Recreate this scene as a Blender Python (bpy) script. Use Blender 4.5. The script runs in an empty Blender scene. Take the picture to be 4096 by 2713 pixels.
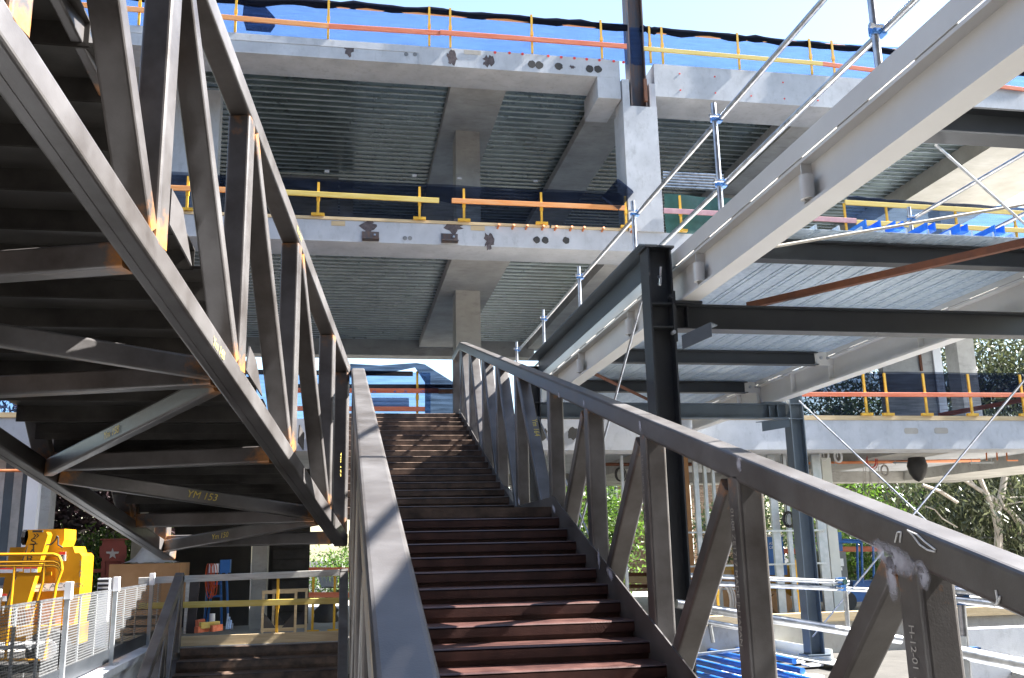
import bpy, math, random
import numpy as np
random.seed(7); np.random.seed(7)
V = lambda *a: np.array(a, float)
sc = bpy.context.scene
col = sc.collection
# ------------------------------------------------------------------ survey camera (X along the facade, Y towards it, Z up, eye at 0,0,0)
FPX, CX, CY = 3762.7, 2048.0, 1356.5
_p, _r, _y = .22027, -.021717, .179248
_f = V(math.sin(_y)*math.cos(_p), math.cos(_y)*math.cos(_p), math.sin(_p))
_r0 = V(math.cos(_y), -math.sin(_y), 0); _u0 = np.cross(_r0, _f)
_rt = math.cos(_r)*_r0 + math.sin(_r)*_u0; _up = -math.sin(_r)*_r0 + math.cos(_r)*_u0
def at(u, v, X=None, Y=None, Z=None):
    """survey point: where the sight line of a measured point meets a known plane of the building"""
    d = _rt*((u-CX)/FPX) - _up*((v-CY)/FPX) + _f
    t = X/d[0] if X is not None else Y/d[1] if Y is not None else Z/d[2]
    return d*t
# ------------------------------------------------------------------ mesh builder
class MB:
    def __init__(s): s.v=[]; s.f=[]; s.a=[]
    def add(s, vs, fs, at_=None):
        n=len(s.v); s.v+= [tuple(map(float,q)) for q in vs]; s.f += [tuple(i+n for i in f) for f in fs]
        s.a += list(at_) if at_ is not None else [0.0]*len(vs)
        return s
    def box(s, c, size, ax=None):
        c=V(*c); x,y,z=[V(*q) for q in (ax or ((1,0,0),(0,1,0),(0,0,1)))]
        h=[q/2 for q in size]
        vs=[c+x*h[0]*i+y*h[1]*j+z*h[2]*k for k in(-1,1) for j in(-1,1) for i in(-1,1)]
        return s.add(vs,[(0,2,3,1),(4,5,7,6),(0,1,5,4),(2,6,7,3),(0,4,6,2),(1,3,7,5)])
    def bb(s, x0,x1,y0,y1,z0,z1): return s.box(((x0+x1)/2,(y0+y1)/2,(z0+z1)/2),(abs(x1-x0),abs(y1-y0),abs(z1-z0)))
    def poly(s, pts, n_off):
        """extrude a planar polygon by vector n_off"""
        n=len(pts); n_off=V(*n_off)
        vs=[V(*p) for p in pts]+[V(*p)+n_off for p in pts]
        return s.add(vs,[tuple(range(n))[::-1],tuple(range(n,2*n))]+[(i,(i+1)%n,(i+1)%n+n,i+n) for i in range(n)])
    def sweep(s, sec, p0, p1, side, rust=(0,0), cuts=None, close=True):
        """sweep a closed 2-D section (side, normal) from p0 to p1"""
        p0=V(*p0);p1=V(*p1);d=p1-p0;L=np.linalg.norm(d);d=d/L
        side=V(*side);side=side-d*(side@d);side/=np.linalg.norm(side);nn=np.cross(d,side)
        ts=[0,L] if not cuts else sorted({0.0,L}|{c for c in cuts if 0<c<L}|{L-c for c in cuts if 0<c<L})
        m=len(sec);vs=[];fs=[];aa=[]
        for t in ts:
            a=max(rust[0]*max(0,1-t/.3),rust[1]*max(0,1-(L-t)/.3))
            for q in sec: vs.append(p0+d*t+side*q[0]+nn*q[1]); aa.append(a)
        for k in range(len(ts)-1):
            for i in range(m): fs.append((k*m+i,k*m+(i+1)%m,(k+1)*m+(i+1)%m,(k+1)*m+i))
        if close: fs+= [tuple(range(m))[::-1],tuple(range((len(ts)-1)*m,len(ts)*m))]
        return s.add(vs,fs,aa)
    def bar(s,p0,p1,w,h,side,r=.018,rust=(0,0)):
        return s.sweep(rsec(w,h,r),p0,p1,side,rust,cuts=(.06,.14,.25,.4) if max(rust)>0 else None)
    def tube(s,p0,p1,r,n=12):
        d=V(*p1)-V(*p0); sd=(0,0,1) if abs(d[2])<.9*np.linalg.norm(d) else (1,0,0)
        return s.sweep([(r*math.cos(2*math.pi*i/n),r*math.sin(2*math.pi*i/n)) for i in range(n)],p0,p1,sd)
    def path(s,pts,r,n=8):
        for a,b in zip(pts[:-1],pts[1:]): s.tube(a,b,r,n)
        return s
    def ibeam(s,p0,p1,b,h,tf,tw,side):
        """I section: flange breadth b along side, height h along normal"""
        B,H=b/2,h/2;w=tw/2
        sec=[(-B,-H),(B,-H),(B,-H+tf),(w,-H+tf),(w,H-tf),(B,H-tf),(B,H),(-B,H),(-B,H-tf),(-w,H-tf),(-w,-H+tf),(-B,-H+tf)]
        return s.sweep(sec,p0,p1,side)
    def build(s,name,mat,parent=None,label=None,smooth=False):
        me=bpy.data.meshes.new(name)
        o=WL.get(parent.name,V(0,0,0)) if parent else V(0,0,0)
        me.from_pydata([tuple(V(*q)-o) for q in s.v],[],s.f)
        if any(s.a):
            at_=me.attributes.new('rust','FLOAT','POINT')
            at_.data.foreach_set('value',s.a)
        me.update()
        import bmesh
        bm=bmesh.new();bm.from_mesh(me);bmesh.ops.recalc_face_normals(bm,faces=bm.faces)
        bm.to_mesh(me);bm.free()
        if smooth:
            me.polygons.foreach_set('use_smooth',[True]*len(me.polygons)); me.set_sharp_from_angle(angle=math.radians(50))
        me.materials.append(mat)
        ob=bpy.data.objects.new(name,me); col.objects.link(ob)
        if parent: ob.parent=parent; WL[ob.name]=o
        else: WL[ob.name]=V(0,0,0)
        if label: ob['label']=label
        return ob
WL={}
def rsec(w,h,r,n=3):
    r=min(r,w/2.01,h/2.01);out=[]
    for cx_,cy_,a0 in ((w/2-r,h/2-r,0),(-w/2+r,h/2-r,90),(-w/2+r,-h/2+r,180),(w/2-r,-h/2+r,270)):
        for k in range(n+1):
            a=math.radians(a0+90*k/n); out.append((cx_+r*math.cos(a),cy_+r*math.sin(a)))
    return out
def tag(o,label,cat,group=None):
    o['label']=label;o['category']=cat
    if group:o['group']=group
    return o
def thing(name,label,cat,loc=(0,0,0),group=None):
    o=bpy.data.objects.new(name,None);col.objects.link(o);o.location=tuple(map(float,loc));o.empty_display_size=.2
    WL[o.name]=V(*loc); return tag(o,label,cat,group)
def struct(o): o['kind']='structure'; return o
# ------------------------------------------------------------------ materials
def mat(name,color,rough=.6,metal=0,var=.25,scale=4,c2=None,bump=0,bscale=30,rust=None,spec=.5,detail=6,streak=None,lo=.35,hi=.7,ior=None):
    m=bpy.data.materials.new(name);m.use_nodes=True;nt=m.node_tree;N=nt.nodes;Lk=nt.links
    b=N['Principled BSDF'];b.inputs['Roughness'].default_value=rough;b.inputs['Metallic'].default_value=metal
    b.inputs['Specular IOR Level'].default_value=spec
    if ior: b.inputs['IOR'].default_value=ior
    tc=N.new('ShaderNodeTexCoord');mp=N.new('ShaderNodeMapping');Lk.new(tc.outputs['Object'],mp.inputs[0])
    if streak: mp.inputs['Scale'].default_value=streak
    ns=N.new('ShaderNodeTexNoise');ns.inputs['Scale'].default_value=scale;ns.inputs['Detail'].default_value=detail;ns.inputs['Roughness'].default_value=.62
    Lk.new(mp.outputs[0],ns.inputs['Vector'])
    cr=N.new('ShaderNodeValToRGB');cr.color_ramp.elements[0].position=lo;cr.color_ramp.elements[1].position=hi
    c2=c2 or tuple(min(1,c*(1+var)) for c in color); c1=tuple(c*(1-var) for c in color) if c2 is None else color
    cr.color_ramp.elements[0].color=(*c1,1);cr.color_ramp.elements[1].color=(*c2,1)
    Lk.new(ns.outputs['Fac'],cr.inputs[0]); out=cr.outputs[0]
    rr=N.new('ShaderNodeMapRange');rr.inputs[3].default_value=max(.03,rough-.12);rr.inputs[4].default_value=min(1,rough+.15)
    Lk.new(ns.outputs['Fac'],rr.inputs[0]);rout=rr.outputs[0];mout=None
    if rust:
        an=N.new('ShaderNodeAttribute');an.attribute_name='rust'
        n2=N.new('ShaderNodeTexNoise');n2.inputs['Scale'].default_value=9;n2.inputs['Detail'].default_value=8;n2.inputs['Roughness'].default_value=.7
        Lk.new(tc.outputs['Object'],n2.inputs['Vector'])
        ma=N.new('ShaderNodeMath');ma.operation='MULTIPLY_ADD';ma.inputs[1].default_value=.45;Lk.new(an.outputs['Fac'],ma.inputs[0]);Lk.new(n2.outputs['Fac'],ma.inputs[2])
        r2=N.new('ShaderNodeMapRange');r2.inputs[1].default_value=.70;r2.inputs[2].default_value=.98;Lk.new(ma.outputs[0],r2.inputs[0])
        mx=N.new('ShaderNodeMix');mx.data_type='RGBA';Lk.new(r2.outputs[0],mx.inputs[0]);Lk.new(out,mx.inputs[6]);mx.inputs[7].default_value=(*rust,1);out=mx.outputs[2]
        m2=N.new('ShaderNodeMapRange');m2.inputs[3].default_value=metal;m2.inputs[4].default_value=0.05;Lk.new(r2.outputs[0],m2.inputs[0]);mout=m2.outputs[0]
    Lk.new(out,b.inputs['Base Color']);Lk.new(rout,b.inputs['Roughness'])
    if mout: Lk.new(mout,b.inputs['Metallic'])
    if bump:
        n3=N.new('ShaderNodeTexNoise');n3.inputs['Scale'].default_value=bscale;n3.inputs['Detail'].default_value=4;Lk.new(tc.outputs['Object'],n3.inputs['Vector'])
        bp=N.new('ShaderNodeBump');bp.inputs['Strength'].default_value=bump;bp.inputs['Distance'].default_value=.01;Lk.new(n3.outputs['Fac'],bp.inputs['Height']);Lk.new(bp.outputs[0],b.inputs['Normal'])
    return m
def concrete(name,c,c2,stain,wood=False):
    m=mat(name,c,.85,0,scale=1.3,c2=c2,bump=.25,bscale=60,spec=.25,lo=.3,hi=.72)
    nt=m.node_tree;N=nt.nodes;Lk=nt.links;b=N['Principled BSDF'];src=b.inputs['Base Color'].links[0].from_socket
    tc=[n for n in N if n.type=='TEX_COORD'][0]
    n=N.new('ShaderNodeTexNoise');n.inputs['Scale'].default_value=6;n.inputs['Detail'].default_value=10;n.inputs['Roughness'].default_value=.75
    mp=N.new('ShaderNodeMapping');mp.inputs['Scale'].default_value=(1,1,.5) if not wood else (.35,1.4,1);Lk.new(tc.outputs['Object'],mp.inputs[0]);Lk.new(mp.outputs[0],n.inputs['Vector'])
    r=N.new('ShaderNodeMapRange');r.inputs[1].default_value=.52;r.inputs[2].default_value=.78;r.inputs[4].default_value=.75;Lk.new(n.outputs['Fac'],r.inputs[0])
    mx=N.new('ShaderNodeMix');mx.data_type='RGBA';Lk.new(r.outputs[0],mx.inputs[0]);Lk.new(src,mx.inputs[6]);mx.inputs[7].default_value=(*stain,1)
    Lk.new(mx.outputs[2],b.inputs['Base Color']); return m
M={}
M['steel']=mat('raw_mill_steel',(.050,.043,.039),.34,.35,scale=2.0,c2=(.175,.170,.170),ior=1.4,rust=(.36,.15,.04),bump=.06,bscale=120,lo=.25,hi=.9)
M['tread']=mat('primed_tread_steel',(.030,.011,.009),.42,.0,scale=5,c2=(.075,.03,.022),bump=.1,bscale=90)
M['treaddark']=mat('bare_tread_steel',(.032,.022,.017),.4,.0,scale=5,c2=(.13,.085,.06),ior=1.45,bump=.1,bscale=90)
M['stepunder']=mat('folded_step_plate',(.02,.018,.016),.42,.0,scale=4,c2=(.05,.046,.041),ior=1.4,bump=.05,bscale=60)
M['weldwhite']=mat('ground_primer_overspray',(.35,.35,.38),.8,0,scale=8,c2=(.55,.55,.6))
M['conc']=concrete('cast_concrete',(.35,.365,.39),(.49,.51,.54),(.24,.245,.255))  # cool, lowered base colour puts bluish skylit shade into the concrete
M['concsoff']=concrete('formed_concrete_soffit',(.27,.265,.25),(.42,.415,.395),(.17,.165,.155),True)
M['concfloor']=concrete('dusty_concrete_floor',(.30,.28,.25),(.40,.38,.34),(.22,.2,.18))
M['plysoff']=concrete('yellow_stained_soffit',(.45,.41,.33),(.58,.54,.46),(.36,.33,.28),True)
M['deck']=mat('galvanised_deck',(.40,.50,.60),.34,.6,scale=16,c2=(.56,.65,.74),detail=3,lo=.4,hi=.6)  # pale blue base carries the silvery reflections seen from below
M['decks']=mat('galvanised_soffit_deck',(.12,.15,.145),.26,.85,scale=1.2,c2=(.23,.275,.26))  # blue-green tint in the base stands in for reflections
M['rib']=mat('bright_deck_rib_edge',(.45,.5,.54),.3,.6,scale=2,c2=(.6,.64,.68))
M['cream']=mat('cream_white_paint',(.55,.535,.505),.38,0,scale=1.2,c2=(.61,.60,.57),spec=.5,bump=.02)
M['dark']=mat('charcoal_paint',(.016,.019,.023),.42,0,scale=2,c2=(.026,.03,.035),spec=.6,bump=.05,bscale=150)
M['bluegrey']=mat('blue_grey_paint',(.055,.075,.095),.45,0,scale=2,c2=(.08,.105,.13),spec=.5)
M['galv']=mat('galvanised_tube',(.34,.36,.39),.3,.9,scale=8,c2=(.52,.54,.57),lo=.4,hi=.62,bump=.04,bscale=60)
M['galvd']=mat('galvanised_section',(.36,.39,.41),.45,.7,scale=6,c2=(.5,.52,.54))
M['clampblue']=mat('blue_zinc_clamp',(.05,.16,.42),.4,.6,scale=9,c2=(.09,.25,.6))
M['yellow']=mat('yellow_post_paint',(.55,.30,.015),.5,0,scale=9,c2=(.68,.40,.03),rust=(.2,.08,.02))
M['liftyel']=mat('yellow_machine_paint',(.42,.19,.003),.35,0,scale=1.5,c2=(.48,.23,.006))
M['orange']=mat('orange_red_painted_timber',(.50,.10,.035),.7,0,scale=7,c2=(.60,.21,.12),streak=(.3,3,3))
M['orange2']=mat('orange_painted_timber',(.60,.22,.05),.7,0,scale=6,c2=(.62,.32,.14),streak=(.3,3,3))
M['yeltim']=mat('yellow_painted_timber',(.50,.36,.07),.7,0,scale=7,c2=(.58,.47,.17),streak=(.3,3,3))
M['timber']=mat('pine_timber',(.42,.31,.17),.75,0,scale=5,c2=(.56,.44,.27),streak=(.3,4,4),bump=.1)
M['greytim']=mat('weathered_whitewashed_timber',(.30,.29,.26),.8,0,scale=7,c2=(.5,.49,.46),streak=(.3,4,4),bump=.15)
M['pink']=mat('pink_painted_timber',(.36,.19,.23),.7,0,scale=7,c2=(.45,.28,.3))
M['ply']=mat('plywood_sheet',(.30,.155,.06),.65,0,scale=3,c2=(.38,.21,.09))
M['blackply']=mat('black_film_plywood',(.02,.019,.02),.45,0,scale=3,c2=(.05,.048,.05))
M['redsteel']=mat('red_oxide_panel',(.13,.022,.012),.55,0,scale=3,c2=(.18,.035,.02))  # red darkened so the colour itself carries the shade on the panel
M['blue']=mat('blue_machine_paint',(.012,.09,.30),.4,0,scale=2,c2=(.02,.13,.38))
M['bluepipe']=mat('blue_powder_coat',(.01,.10,.42),.35,.1,scale=4,c2=(.02,.17,.55))
M['grey']=mat('grey_plastic_cover',(.12,.125,.13),.5,0,scale=2,c2=(.17,.175,.18))
M['black']=mat('black_rubber',(.012,.012,.013),.6,0,scale=4,c2=(.025,.025,.026))
M['white']=mat('white_sheet',(.72,.72,.72),.6,0,scale=2,c2=(.8,.8,.8))
M['label']=mat('white_sticker',(.7,.7,.7),.5,0,scale=30,c2=(.78,.78,.78))
M['redlab']=mat('red_sticker',(.6,.03,.02),.5,0,scale=3,c2=(.65,.05,.03))
M['ink']=mat('black_lettering',(.012,.012,.014),.5,0,scale=3,c2=(.02,.02,.02))
M['chalk']=mat('yellow_paint_marker',(.55,.40,.05),.7,0,scale=40,c2=(.75,.6,.15))
M['whitechalk']=mat('white_chalk',(.55,.55,.53),.9,0,scale=60,c2=(.75,.75,.72))
M['copper']=mat('copper_pipe',(.55,.18,.07),.35,.7,scale=4,c2=(.72,.3,.14))
M['cable']=mat('orange_cable',(.45,.055,.012),.5,0,scale=4,c2=(.5,.08,.02))
M['cablegrey']=mat('grey_cable',(.35,.34,.33),.6,0,scale=4,c2=(.45,.44,.42))
M['cablered']=mat('red_cable',(.5,.06,.05),.5,0,scale=4,c2=(.55,.08,.06))
M['rustbar']=mat('rusty_angle_steel',(.085,.028,.012),.8,.0,scale=9,c2=(.14,.048,.02),bump=.2)
M['rustcol']=mat('rust_streaked_column',(.05,.055,.065),.5,.4,scale=5,c2=(.13,.07,.045),streak=(2,2,.4))
M['stain']=mat('dark_rough_patch',(.045,.035,.04),.9,0,scale=12,c2=(.12,.10,.10))
M['bark']=mat('pale_bark',(.30,.26,.22),.85,0,scale=4,c2=(.45,.41,.36),bump=.3)
M['barkd']=mat('dark_bark',(.10,.075,.06),.9,0,scale=4,c2=(.16,.12,.09),bump=.3)
M['green']=mat('green_tarpaulin',(.012,.06,.05),.6,0,scale=5,c2=(.025,.10,.085))
M['tarp']=mat('grey_canvas_cover',(.28,.26,.23),.8,0,scale=4,c2=(.38,.36,.32),bump=.3,bscale=15)
M['glass']=mat('window_glass',(.05,.06,.07),.08,0,scale=2,c2=(.08,.09,.1),spec=.8)
M['winwhite']=mat('white_window_frame',(.6,.62,.58),.5,0,scale=3,c2=(.68,.69,.65))
M['yard']=concrete('sandy_site_ground',(.022,.021,.020),(.04,.038,.036),(.016,.015,.015))
M['pave']=concrete('pale_site_paving',(.32,.325,.33),(.46,.465,.47),(.2,.2,.2))
M['siteground']=concrete('dusty_site_slab',(.04,.038,.034),(.08,.075,.068),(.025,.024,.022))
M['dull']=mat('dark_interior_lining',(.03,.03,.03),.8,0,scale=2,c2=(.05,.048,.045))
M['olddark']=mat('dark_brick_front',(.05,.035,.028),.9,0,scale=6,c2=(.08,.055,.045))
def leafmat(name,a,b,t=.35):
    m=bpy.data.materials.new(name);m.use_nodes=True;nt=m.node_tree;N=nt.nodes;Lk=nt.links;N.remove(N['Principled BSDF'])
    g=N.new('ShaderNodeNewGeometry');cr=N.new('ShaderNodeValToRGB');cr.color_ramp.elements[0].color=(*a,1);cr.color_ramp.elements[1].color=(*b,1)
    Lk.new(g.outputs['Random Per Island'],cr.inputs[0])
    d=N.new('ShaderNodeBsdfDiffuse');tr=N.new('ShaderNodeBsdfTranslucent');gl=N.new('ShaderNodeBsdfGlossy');gl.inputs['Roughness'].default_value=.4
    Lk.new(cr.outputs[0],d.inputs[0]);Lk.new(cr.outputs[0],tr.inputs[0])
    mx=N.new('ShaderNodeMixShader');mx.inputs[0].default_value=t;Lk.new(d.outputs[0],mx.inputs[1]);Lk.new(tr.outputs[0],mx.inputs[2])
    m2=N.new('ShaderNodeMixShader');m2.inputs[0].default_value=.06;Lk.new(mx.outputs[0],m2.inputs[1]);Lk.new(gl.outputs[0],m2.inputs[2])
    Lk.new(m2.outputs[0],N['Material Output'].inputs[0]);return m
M['leaf_bright']=leafmat('bright_green_leaves',(.03,.075,.008),(.10,.18,.02),.5)
M['leaf_dark']=leafmat('dark_green_leaves',(.012,.026,.007),(.04,.065,.016),.3)
M['leaf_gum']=leafmat('olive_gum_leaves',(.035,.047,.018),(.105,.115,.055),.3)
M['leaf_plum']=leafmat('purple_plum_leaves',(.015,.008,.010),(.05,.026,.030),.2)
def netmat(name,thr,tcol,dcol,scale=160):
    m=bpy.data.materials.new(name);m.use_nodes=True;nt=m.node_tree;N=nt.nodes;Lk=nt.links;N.remove(N['Principled BSDF'])
    tr=N.new('ShaderNodeBsdfTransparent');tr.inputs[0].default_value=(*tcol,1)
    d=N.new('ShaderNodeBsdfDiffuse');t2=N.new('ShaderNodeBsdfTranslucent');d.inputs[0].default_value=(*dcol,1);t2.inputs[0].default_value=(*dcol,1)
    m1=N.new('ShaderNodeMixShader');m1.inputs[0].default_value=.5;Lk.new(d.outputs[0],m1.inputs[1]);Lk.new(t2.outputs[0],m1.inputs[2])
    tc=N.new('ShaderNodeTexCoord');mp=N.new('ShaderNodeMapping');mp.inputs['Scale'].default_value=(.6,.6,7);Lk.new(tc.outputs['Object'],mp.inputs[0])
    ns=N.new('ShaderNodeTexNoise');ns.inputs['Scale'].default_value=3;ns.inputs['Detail'].default_value=6;Lk.new(mp.outputs[0],ns.inputs['Vector'])
    r=N.new('ShaderNodeMapRange');r.inputs[1].default_value=.3;r.inputs[2].default_value=.7;r.inputs[3].default_value=thr-.13;r.inputs[4].default_value=thr+.13;Lk.new(ns.outputs['Fac'],r.inputs[0])
    mx=N.new('ShaderNodeMixShader');Lk.new(r.outputs[0],mx.inputs[0]);Lk.new(tr.outputs[0],mx.inputs[1]);Lk.new(m1.outputs[0],mx.inputs[2])
    Lk.new(mx.outputs[0],N['Material Output'].inputs[0]);return m
M['net']=netmat('blue_shade_cloth',.42,(.46,.66,1.0),(.09,.15,.32))
M['netdark']=netmat('folded_black_shade_cloth',.9,(.2,.25,.4),(.015,.018,.028))
M['netnavy']=netmat('navy_shade_cloth',.56,(.62,.68,.8),(.014,.019,.034))
def meshmat():
    m=bpy.data.materials.new('perforated_zinc_mesh');m.use_nodes=True;nt=m.node_tree;N=nt.nodes;Lk=nt.links
    b=N['Principled BSDF'];b.inputs['Base Color'].default_value=(.16,.165,.17,1);b.inputs['Metallic'].default_value=.4;b.inputs['Roughness'].default_value=.45
    tc=N.new('ShaderNodeTexCoord');sp=N.new('ShaderNodeSeparateXYZ');Lk.new(tc.outputs['Object'],sp.inputs[0])
    def cell(out,f,off=None):
        a=N.new('ShaderNodeMath');a.operation='MULTIPLY';a.inputs[1].default_value=f;Lk.new(out,a.inputs[0])
        if off:
            c=N.new('ShaderNodeMath');c.operation='ADD';Lk.new(a.outputs[0],c.inputs[0]);Lk.new(off,c.inputs[1]);a=c
        fr=N.new('ShaderNodeMath');fr.operation='FRACT';Lk.new(a.outputs[0],fr.inputs[0])
        s=N.new('ShaderNodeMath');s.operation='SUBTRACT';s.inputs[1].default_value=.5;Lk.new(fr.outputs[0],s.inputs[0])
        p=N.new('ShaderNodeMath');p.operation='POWER';p.inputs[1].default_value=2;Lk.new(s.outputs[0],p.inputs[0]);return p.outputs[0]
    y=cell(sp.outputs['Y'],18);z=cell(sp.outputs['Z'],28)
    ad=N.new('ShaderNodeMath');ad.operation='ADD';Lk.new(y,ad.inputs[0]);Lk.new(z,ad.inputs[1])
    gt=N.new('ShaderNodeMath');gt.operation='LESS_THAN';gt.inputs[1].default_value=.17;Lk.new(ad.outputs[0],gt.inputs[0])
    tr=N.new('ShaderNodeBsdfTransparent');mx=N.new('ShaderNodeMixShader');Lk.new(gt.outputs[0],mx.inputs[0]);Lk.new(b.outputs[0],mx.inputs[1]);Lk.new(tr.outputs[0],mx.inputs[2])
    Lk.new(mx.outputs[0],N['Material Output'].inputs[0]);return m
M['mesh']=meshmat()
def overspray():
    m=bpy.data.materials.new('white_primer_overspray');m.use_nodes=True;nt=m.node_tree;N=nt.nodes;Lk=nt.links;b=N['Principled BSDF'];b.inputs['Base Color'].default_value=(.42,.42,.47,1);b.inputs['Roughness'].default_value=.8
    an=N.new('ShaderNodeAttribute');an.attribute_name='rust';tc=N.new('ShaderNodeTexCoord');n=N.new('ShaderNodeTexNoise');n.inputs['Scale'].default_value=22;n.inputs['Detail'].default_value=6;Lk.new(tc.outputs['Object'],n.inputs['Vector'])
    a=N.new('ShaderNodeMath');a.operation='MULTIPLY_ADD';Lk.new(an.outputs['Fac'],a.inputs[0]);a.inputs[1].default_value=1.1;Lk.new(n.outputs['Fac'],a.inputs[2])
    r=N.new('ShaderNodeMapRange');r.inputs[1].default_value=.62;r.inputs[2].default_value=1.5;r.inputs[4].default_value=.85;Lk.new(a.outputs[0],r.inputs[0])
    t=N.new('ShaderNodeBsdfTransparent');mx=N.new('ShaderNodeMixShader');Lk.new(r.outputs[0],mx.inputs[0]);Lk.new(t.outputs[0],mx.inputs[1]);Lk.new(b.outputs[0],mx.inputs[2]);Lk.new(mx.outputs[0],N['Material Output'].inputs[0]);return m
M['spray']=overspray()
def brickmat():
    m=mat('brown_brick_wall',(.24,.15,.10),.85,0,scale=3,c2=(.34,.22,.15));nt=m.node_tree;N=nt.nodes;Lk=nt.links
    tc=[n for n in N if n.type=='TEX_COORD'][0];mp=N.new('ShaderNodeMapping');mp.inputs['Rotation'].default_value=(math.pi/2,0,0);Lk.new(tc.outputs['Object'],mp.inputs[0])
    br=N.new('ShaderNodeTexBrick');br.inputs['Scale'].default_value=3.2;br.inputs['Color1'].default_value=(.26,.16,.10,1);br.inputs['Color2'].default_value=(.40,.28,.19,1);br.inputs['Mortar'].default_value=(.12,.085,.065,1);br.inputs['Mortar Size'].default_value=.022
    Lk.new(mp.outputs[0],br.inputs['Vector']);Lk.new(br.outputs['Color'],N['Principled BSDF'].inputs['Base Color']);return m
M['brick']=brickmat()
# ------------------------------------------------------------------ lettering
def text(s,org,xd,yd,size,m,parent,name='lettering',thick=.002,off=.004,slant=0,sx=1):
    """flat letters lying on a face: baseline origin, reading direction, up direction"""
    cu=bpy.data.curves.new('t','FONT');cu.body=s;cu.size=1;cu.extrude=0;cu.shear=slant
    ob=bpy.data.objects.new('t',cu);col.objects.link(ob)
    me=bpy.data.meshes.new_from_object(ob.evaluated_get(bpy.context.evaluated_depsgraph_get()))
    bpy.data.objects.remove(ob);bpy.data.curves.remove(cu)
    xd=V(*xd)/np.linalg.norm(xd);yd=V(*yd);yd=yd-xd*(yd@xd);yd/=np.linalg.norm(yd);n=np.cross(xd,yd)
    org=V(*org);pl=WL[parent.name]
    for v in me.vertices:
        q=org+xd*v.co.x*size*sx+yd*v.co.y*size+n*off; v.co=q-pl
    me.materials.clear();me.materials.append(m);me.name=name
    o=bpy.data.objects.new(name,me);col.objects.link(o);o.parent=parent;WL[o.name]=pl
    return o
# ================================================================== MAIN STAIR
X1=(1,0,0)
st=M['steel']
main=thing('staircase','long dark steel stair with truss sides climbing from the bottom centre to the concrete floor','staircase',(1.3,8,-2.3))
def mtop(y): return -.94+.272*y
HT=.0855
for x,y0,y1 in ((2.4325,.9,19.2),(.16,1.2,11.85)):
    b=MB().bar((x,y0,mtop(y0)-HT),(x,y1,mtop(y1)-HT),.165,.165,X1,.022)
    if y1>19: b.bar((x,19.16,mtop(19.2)-.075),(x,20.5,mtop(19.2)-.09),.163,.163,X1,.022)
    b.build('handrail_chord',st,main)
    yb1=19.6 if y1>19 else 12.0
    MB().bar((x,y0,mtop(y0)-2.12),(x,yb1,mtop(yb1)-2.12),.165,.16,X1,.022).build('bottom_chord',st,main)
YS=[2.03,3.74,5.5,7.22,8.98,10.69,12.83,14.48,15.97,17.65,19.08]
def post(root,p0,p1,w,h,side,rust=(.5,.5)): return MB().bar(p0,p1,w,h,side,.02,rust).build('post',st,root)
posts_main={}
for y in YS:
    posts_main[y]=post(main,(2.4325,y,mtop(y)-2.05),(2.4325,y,mtop(y)-.15),.165,.17,X1,(0,.55))
post(main,(2.4325,20.42,mtop(19.2)-1.6),(2.4325,20.42,mtop(19.2)-.16),.165,.165,X1)
diag_main=[]
for i in range(10):
    ya,yb=YS[i],YS[i+1]
    if i<5: t,bm=(ya+.02,yb-.06)
    else: t,bm=(yb-.02,ya+.06)
    s_=1 if bm>t else -1
    p0=(2.4325,t+.13*s_,mtop(t)-.19);p1=(2.4325,bm-.10*s_,mtop(bm)-2.05)
    diag_main.append(MB().bar(p0,p1,.165,.115,X1,.018,(.6,.2)).build('diagonal',st,main))
for y in YS[:6]:
    if y>11: continue
    post(main,(.16,y,mtop(y)-2.05),(.16,y,mtop(y)-.15),.165,.165,X1,(0,.3))
for i in range(5):
    t,bm=YS[i],YS[i+1]
    MB().bar((.16,t+.15,mtop(t)-.18),(.16,bm-.1,mtop(bm)-2.05),.165,.115,X1).build('diagonal',st,main)
# treads: folded plate with a rounded nose
def tread(root,x0,x1,y,z,going,riser,m):
    prof=[(0,-.012)]
    r=.022
    for k in range(5):
        a=math.radians(180-90*k/4); prof.append((r+r*math.cos(a),-r+r*math.sin(a)))
    prof+=[(going+.03,0),(going+.03,-.012),(.03,-.012),(.018,-.03),(.012,-riser*.62),(.055,-riser*.66),(.055,-riser-.012),(.043,-riser-.012),(.043,-riser*.70),(0,-riser*.68)]
    pts=[(x0,y+a,z+b) for a,b in prof]
    return MB().poly(pts,(x1-x0,0,0)).build('tread',m,root)
for i in range(14):
    y=10.64-.374*i; z=.468-.1305*i
    if i==0: continue
    if z<-2.3: break
    tread(main,.25,2.35,y,z,.374,.1305,M['tread'])
for k in range(17):
    y=19.21-.385*k; z=2.772-.1352*k
    tread(main,-.35,2.345,y,z,.385,.1352,M['treaddark'])
ld=MB(); ld.bb(.25,2.35,10.64,13.08,.44,.468); ld.bb(.25,2.35,10.64,10.655,.36,.44);ld.bb(.25,2.35,10.66,10.69,.30,.36);ld.bb(-.35,.25,11.9,13.08,.44,.468)
ld.build('landing',M['treaddark'],main)
MB().bb(-.35,2.345,19.6,20.0,2.74,2.765).build('landing',M['treaddark'],main)
# stringer plates following the steps
for x in (2.342,.252):
    s=MB()
    top=[(5.0,-1.32),(10.55,.56),(12.98,.56),(19.3,2.86)]
    if x<1: top=[(5.0,-1.32),(10.55,.56),(11.8,.56)]
    pts=[(x,a,b+.02) for a,b in top]+[(x,a,b-.36) for a,b in reversed(top)]
    s.poly(pts,(.012,0,0)).build('stringer',st,main)
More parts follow.
